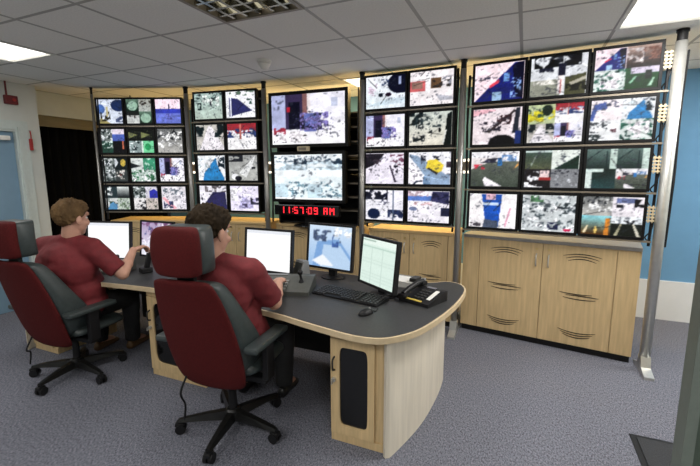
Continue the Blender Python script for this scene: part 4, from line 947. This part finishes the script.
def person(loc, rz, label, head, hrz, htilt, chest_y, bulk, elbows, wrists, hands_d, hair, shoe, seat, foot, HS):
    """local frame: +y forward; all joints given in local metres"""
    t = empty('person', (*loc, 0), rz, label, 'person')
    V = Vector
    pel = V((0, .07, seat+.10)); ch = V((0, chest_y, seat+.42)); sh_y = chest_y+.01; shz = head.z-.212
    neck = V((head.x*.6, (sh_y+head.y)/2-.01, shz+.06))
    sb = .195*min(bulk, 1.06)
    shr = {1: V((sb, sh_y+.01, shz-.015)), -1: V((-sb, sh_y+.01, shz-.015))}
    hip = {s: V((s*.10, .09, seat+.075)) for s in (1, -1)}
    knee = {s: V((s*.15, .45, seat+.055)) for s in (1, -1)}
    ank = {s: V((foot[s][0], foot[s][1], .10)) for s in (1, -1)}
    def torso(bm, g):
        ell(bm, pel, (.185*bulk+g, .155*bulk+g, .125+g)); ell(bm, (pel+ch)/2+V((0, .015*bulk, -.02)), (.175*bulk+g, .15*bulk+g, .20+g))
        ell(bm, ch, (.185*bulk+g, .135*bulk+g, .20+g)); cap(bm, shr[-1]+V((.03, 0, -.01)), shr[1]+V((-.03, 0, -.01)), .072+g, .072+g)
        for s in (-1, 1): cap(bm, neck+V((s*.02, -.01, -.02)), shr[s]+V((0, 0, .005)), .05+g, .060+g)
    # ---- body (one continuous surface)
    bm = NB(); torso(bm, -.006)
    cap(bm, neck-V((0, 0, .05)), head-V((0, .01, .05)), .064, .060)
    HR = Matrix.Rotation(hrz, 3, 'Z') @ Matrix.Rotation(htilt, 3, 'X')
    def H(x, y, z): return head+HR @ V((x, y, z))*HS
    hs = lambda *r: tuple(x*HS for x in r)
    ell(bm, H(0, -.012, .03), hs(.076, .096, .092), HR); ell(bm, H(0, .03, -.035), hs(.062, .068, .075), HR); ell(bm, H(0, .055, -.085), hs(.036, .036, .030), HR)
    ell(bm, H(0, .082, .035), (.05, .018, .022), HR)
    cap(bm, H(0, .092, .01), H(0, .112, -.028), .010, .014)
    for s in (-1, 1):
        ell(bm, H(s*.082, -.008, -.012), hs(.012, .020, .032), HR); ell(bm, H(s*.045, .068, -.03), (.022, .022, .02), HR)
    for s in (-1, 1):
        cap(bm, shr[s], elbows[s], .056*bulk**.5, .046); cap(bm, elbows[s], wrists[s], .046, .028)
        ell(bm, elbows[s]*.6+wrists[s]*.4, (.044, .044, .044))
        hd, hu, cu = hands_d[s]
        hand(bm, wrists[s], hd, hu, 1.0, cu, thumb=1 if s == 1 else -1)
        cap(bm, hip[s], knee[s], .090*bulk**.5, .064); cap(bm, knee[s], ank[s], .058, .042); cap(bm, ank[s], V((foot[s][0], foot[s][1]+.13, .04)), .04, .03)
    voxel('body', bm, 'skin', t, .0065, 3)
    # ---- shirt
    bm = NB(); torso(bm, .012)
    for s in (-1, 1):
        e = shr[s]+(elbows[s]-shr[s])*.86
        cap(bm, shr[s], shr[s]+(elbows[s]-shr[s])*.3, .075*bulk**.5, .072*bulk**.5); cyl(bm, shr[s]+(elbows[s]-shr[s])*.1, e, .072*bulk**.5, .072, 20)
    lathe(bm, [(.064, -.03), (.068, 0), (.066, .022), (.061, .024)], 24, Matrix.Translation(neck+V((0, -.002, -.005))) @ Matrix.Rotation(R(-12), 4, 'X'))
    sh_o = voxel('shirt', bm, 'shirt', t, .011, 9)
    for v in sh_o.data.vertices:       # cloth folds
        n_ = noise.noise(Vector((v.co.x*9, v.co.y*9, v.co.z*22)))*.006+noise.noise(v.co*20)*.003; v.co += v.normal*n_
    # ---- trousers
    bm = NB(); ell(bm, pel-V((0, 0, .02)), (.192*bulk, .162*bulk, .11))
    for s in (-1, 1):
        cap(bm, hip[s], knee[s], .104*bulk**.5, .078); cyl(bm, knee[s], ank[s]+V((0, 0, -.02)), .076, .060, 20)
    tr_o = voxel('trousers', bm, 'trousers', t, .012, 3)
    for v in tr_o.data.vertices: v.co += v.normal*noise.noise(v.co*16)*.005
    # ---- shoes
    for s in (-1, 1):
        b2 = NB(); rows = []
        for y, hw, z in ((-.07, .028, .075), (-.04, .038, .085), (.03, .040, .085), (.10, .047, .062), (.16, .045, .05), (.20, .028, .035)):
            rows.append([(-hw, y, .0), (hw, y, .0), (hw, y, z*.55), (hw*.5, y, z), (-hw*.5, y, z), (-hw, y, z*.55)])
        subdiv(obj('shoe', loft(rows), shoe, t, (foot[s][0], foot[s][1], .002), smooth=True), 1)
    # ---- hair
    hb_ = sphere(NB(), 96, 60)
    for v in hb_.verts:
        n_ = v.co.copy(); c = V((n_.x*.084, -.016+n_.y*.107, .034+n_.z*.098))
        # hairline: bare face in front / below
        line = -.02+.075*max(0, min(1, (c.y-.005)/.07))-.075*max(0, min(1, (-c.y-.01)/.06))
        k = max(0, min(1, (c.z-line)/.022))
        tuft = noise.noise(V((n_.x*9, n_.y*9, n_.z*4)))*.010+noise.noise(n_*22)*.005
        f = (1+tuft/.09)*k+(1-k)*.80
        c = V((0, -.016, .034))+(c-V((0, -.016, .034)))*f
        if c.y > .04 and n_.z > .2: c += V((0, .012, .008))*k
        v.co = H(*c)
    obj('hair', hb_, hair, t, smooth=True)
    for s in (-1, 1):
        eb = NB(); ell(eb, H(s*.031, .074, .008), (.011, .010, .008)); eo = obj('eye', eb, 'eye', t, smooth=True)
        ib = NB(); ell(ib, H(s*.031, .083, .008), (.005, .003, .005)); obj('iris', ib, 'iris', eo, smooth=True)
        br = NB(); cap(br, H(s*.015, .098, .030), H(s*.048, .086, .030), .004, .003); obj('eyebrow', br, hair, t, smooth=True)
    lb_ = NB(); ell(lb_, H(0, .088, -.062), (.022, .009, .006), HR); obj('mouth', lb_, 'lips', t, smooth=True)
    return t
def loc_of(C_, rz, p):
    x, y = p[0]-C_[0], p[1]-C_[1]; c, s = math.cos(rz), math.sin(rz)
    return Vector((x*c+y*s, -x*s+y*c, p[2]))
V = Vector
P2r = R(8)
L2 = lambda *p: loc_of(C2, P2r, p)
person(C2, P2r, 'man with dark hair and red polo shirt in the nearest chair', L2(-1.545, 1.655, 1.255), R(-12), R(-10), -.10, 1.1,
       {1: L2(-1.345, 1.945, .795), -1: L2(-1.98, 1.98, .80)}, {1: L2(-1.485, 2.205, .835), -1: L2(-1.80, 2.20, .84)},
       {1: ((-.30, .92, .0), (0, 0, 1), .35), -1: ((.2, .9, 0), (0, 0, 1), .35)}, 'hair_brown', 'shoe_black', .505, {1: (.15, .42), -1: (-.15, .40)}, 1.15)
P1r = R(14)
L1 = lambda *p: loc_of(C1, P1r, p)
person(C1, P1r, 'man with sandy hair and red polo shirt in the far left chair', L1(-3.08, 1.885, 1.235), R(-12), R(-8), .01, 1.18,
       {1: L1(-2.80, 2.045, .80), -1: L1(-3.47, 2.03, .80)}, {1: L1(-2.845, 2.185, .955), -1: L1(-3.30, 2.12, .85)},
       {1: ((.25, .75, .15), (-.3, -.4, .8), .7), -1: ((.35, .9, 0), (0, 0, 1), .4)}, 'hair_sandy', 'shoe_brown', .45, {1: (.10, .50), -1: (-.16, .42)}, 1.11)
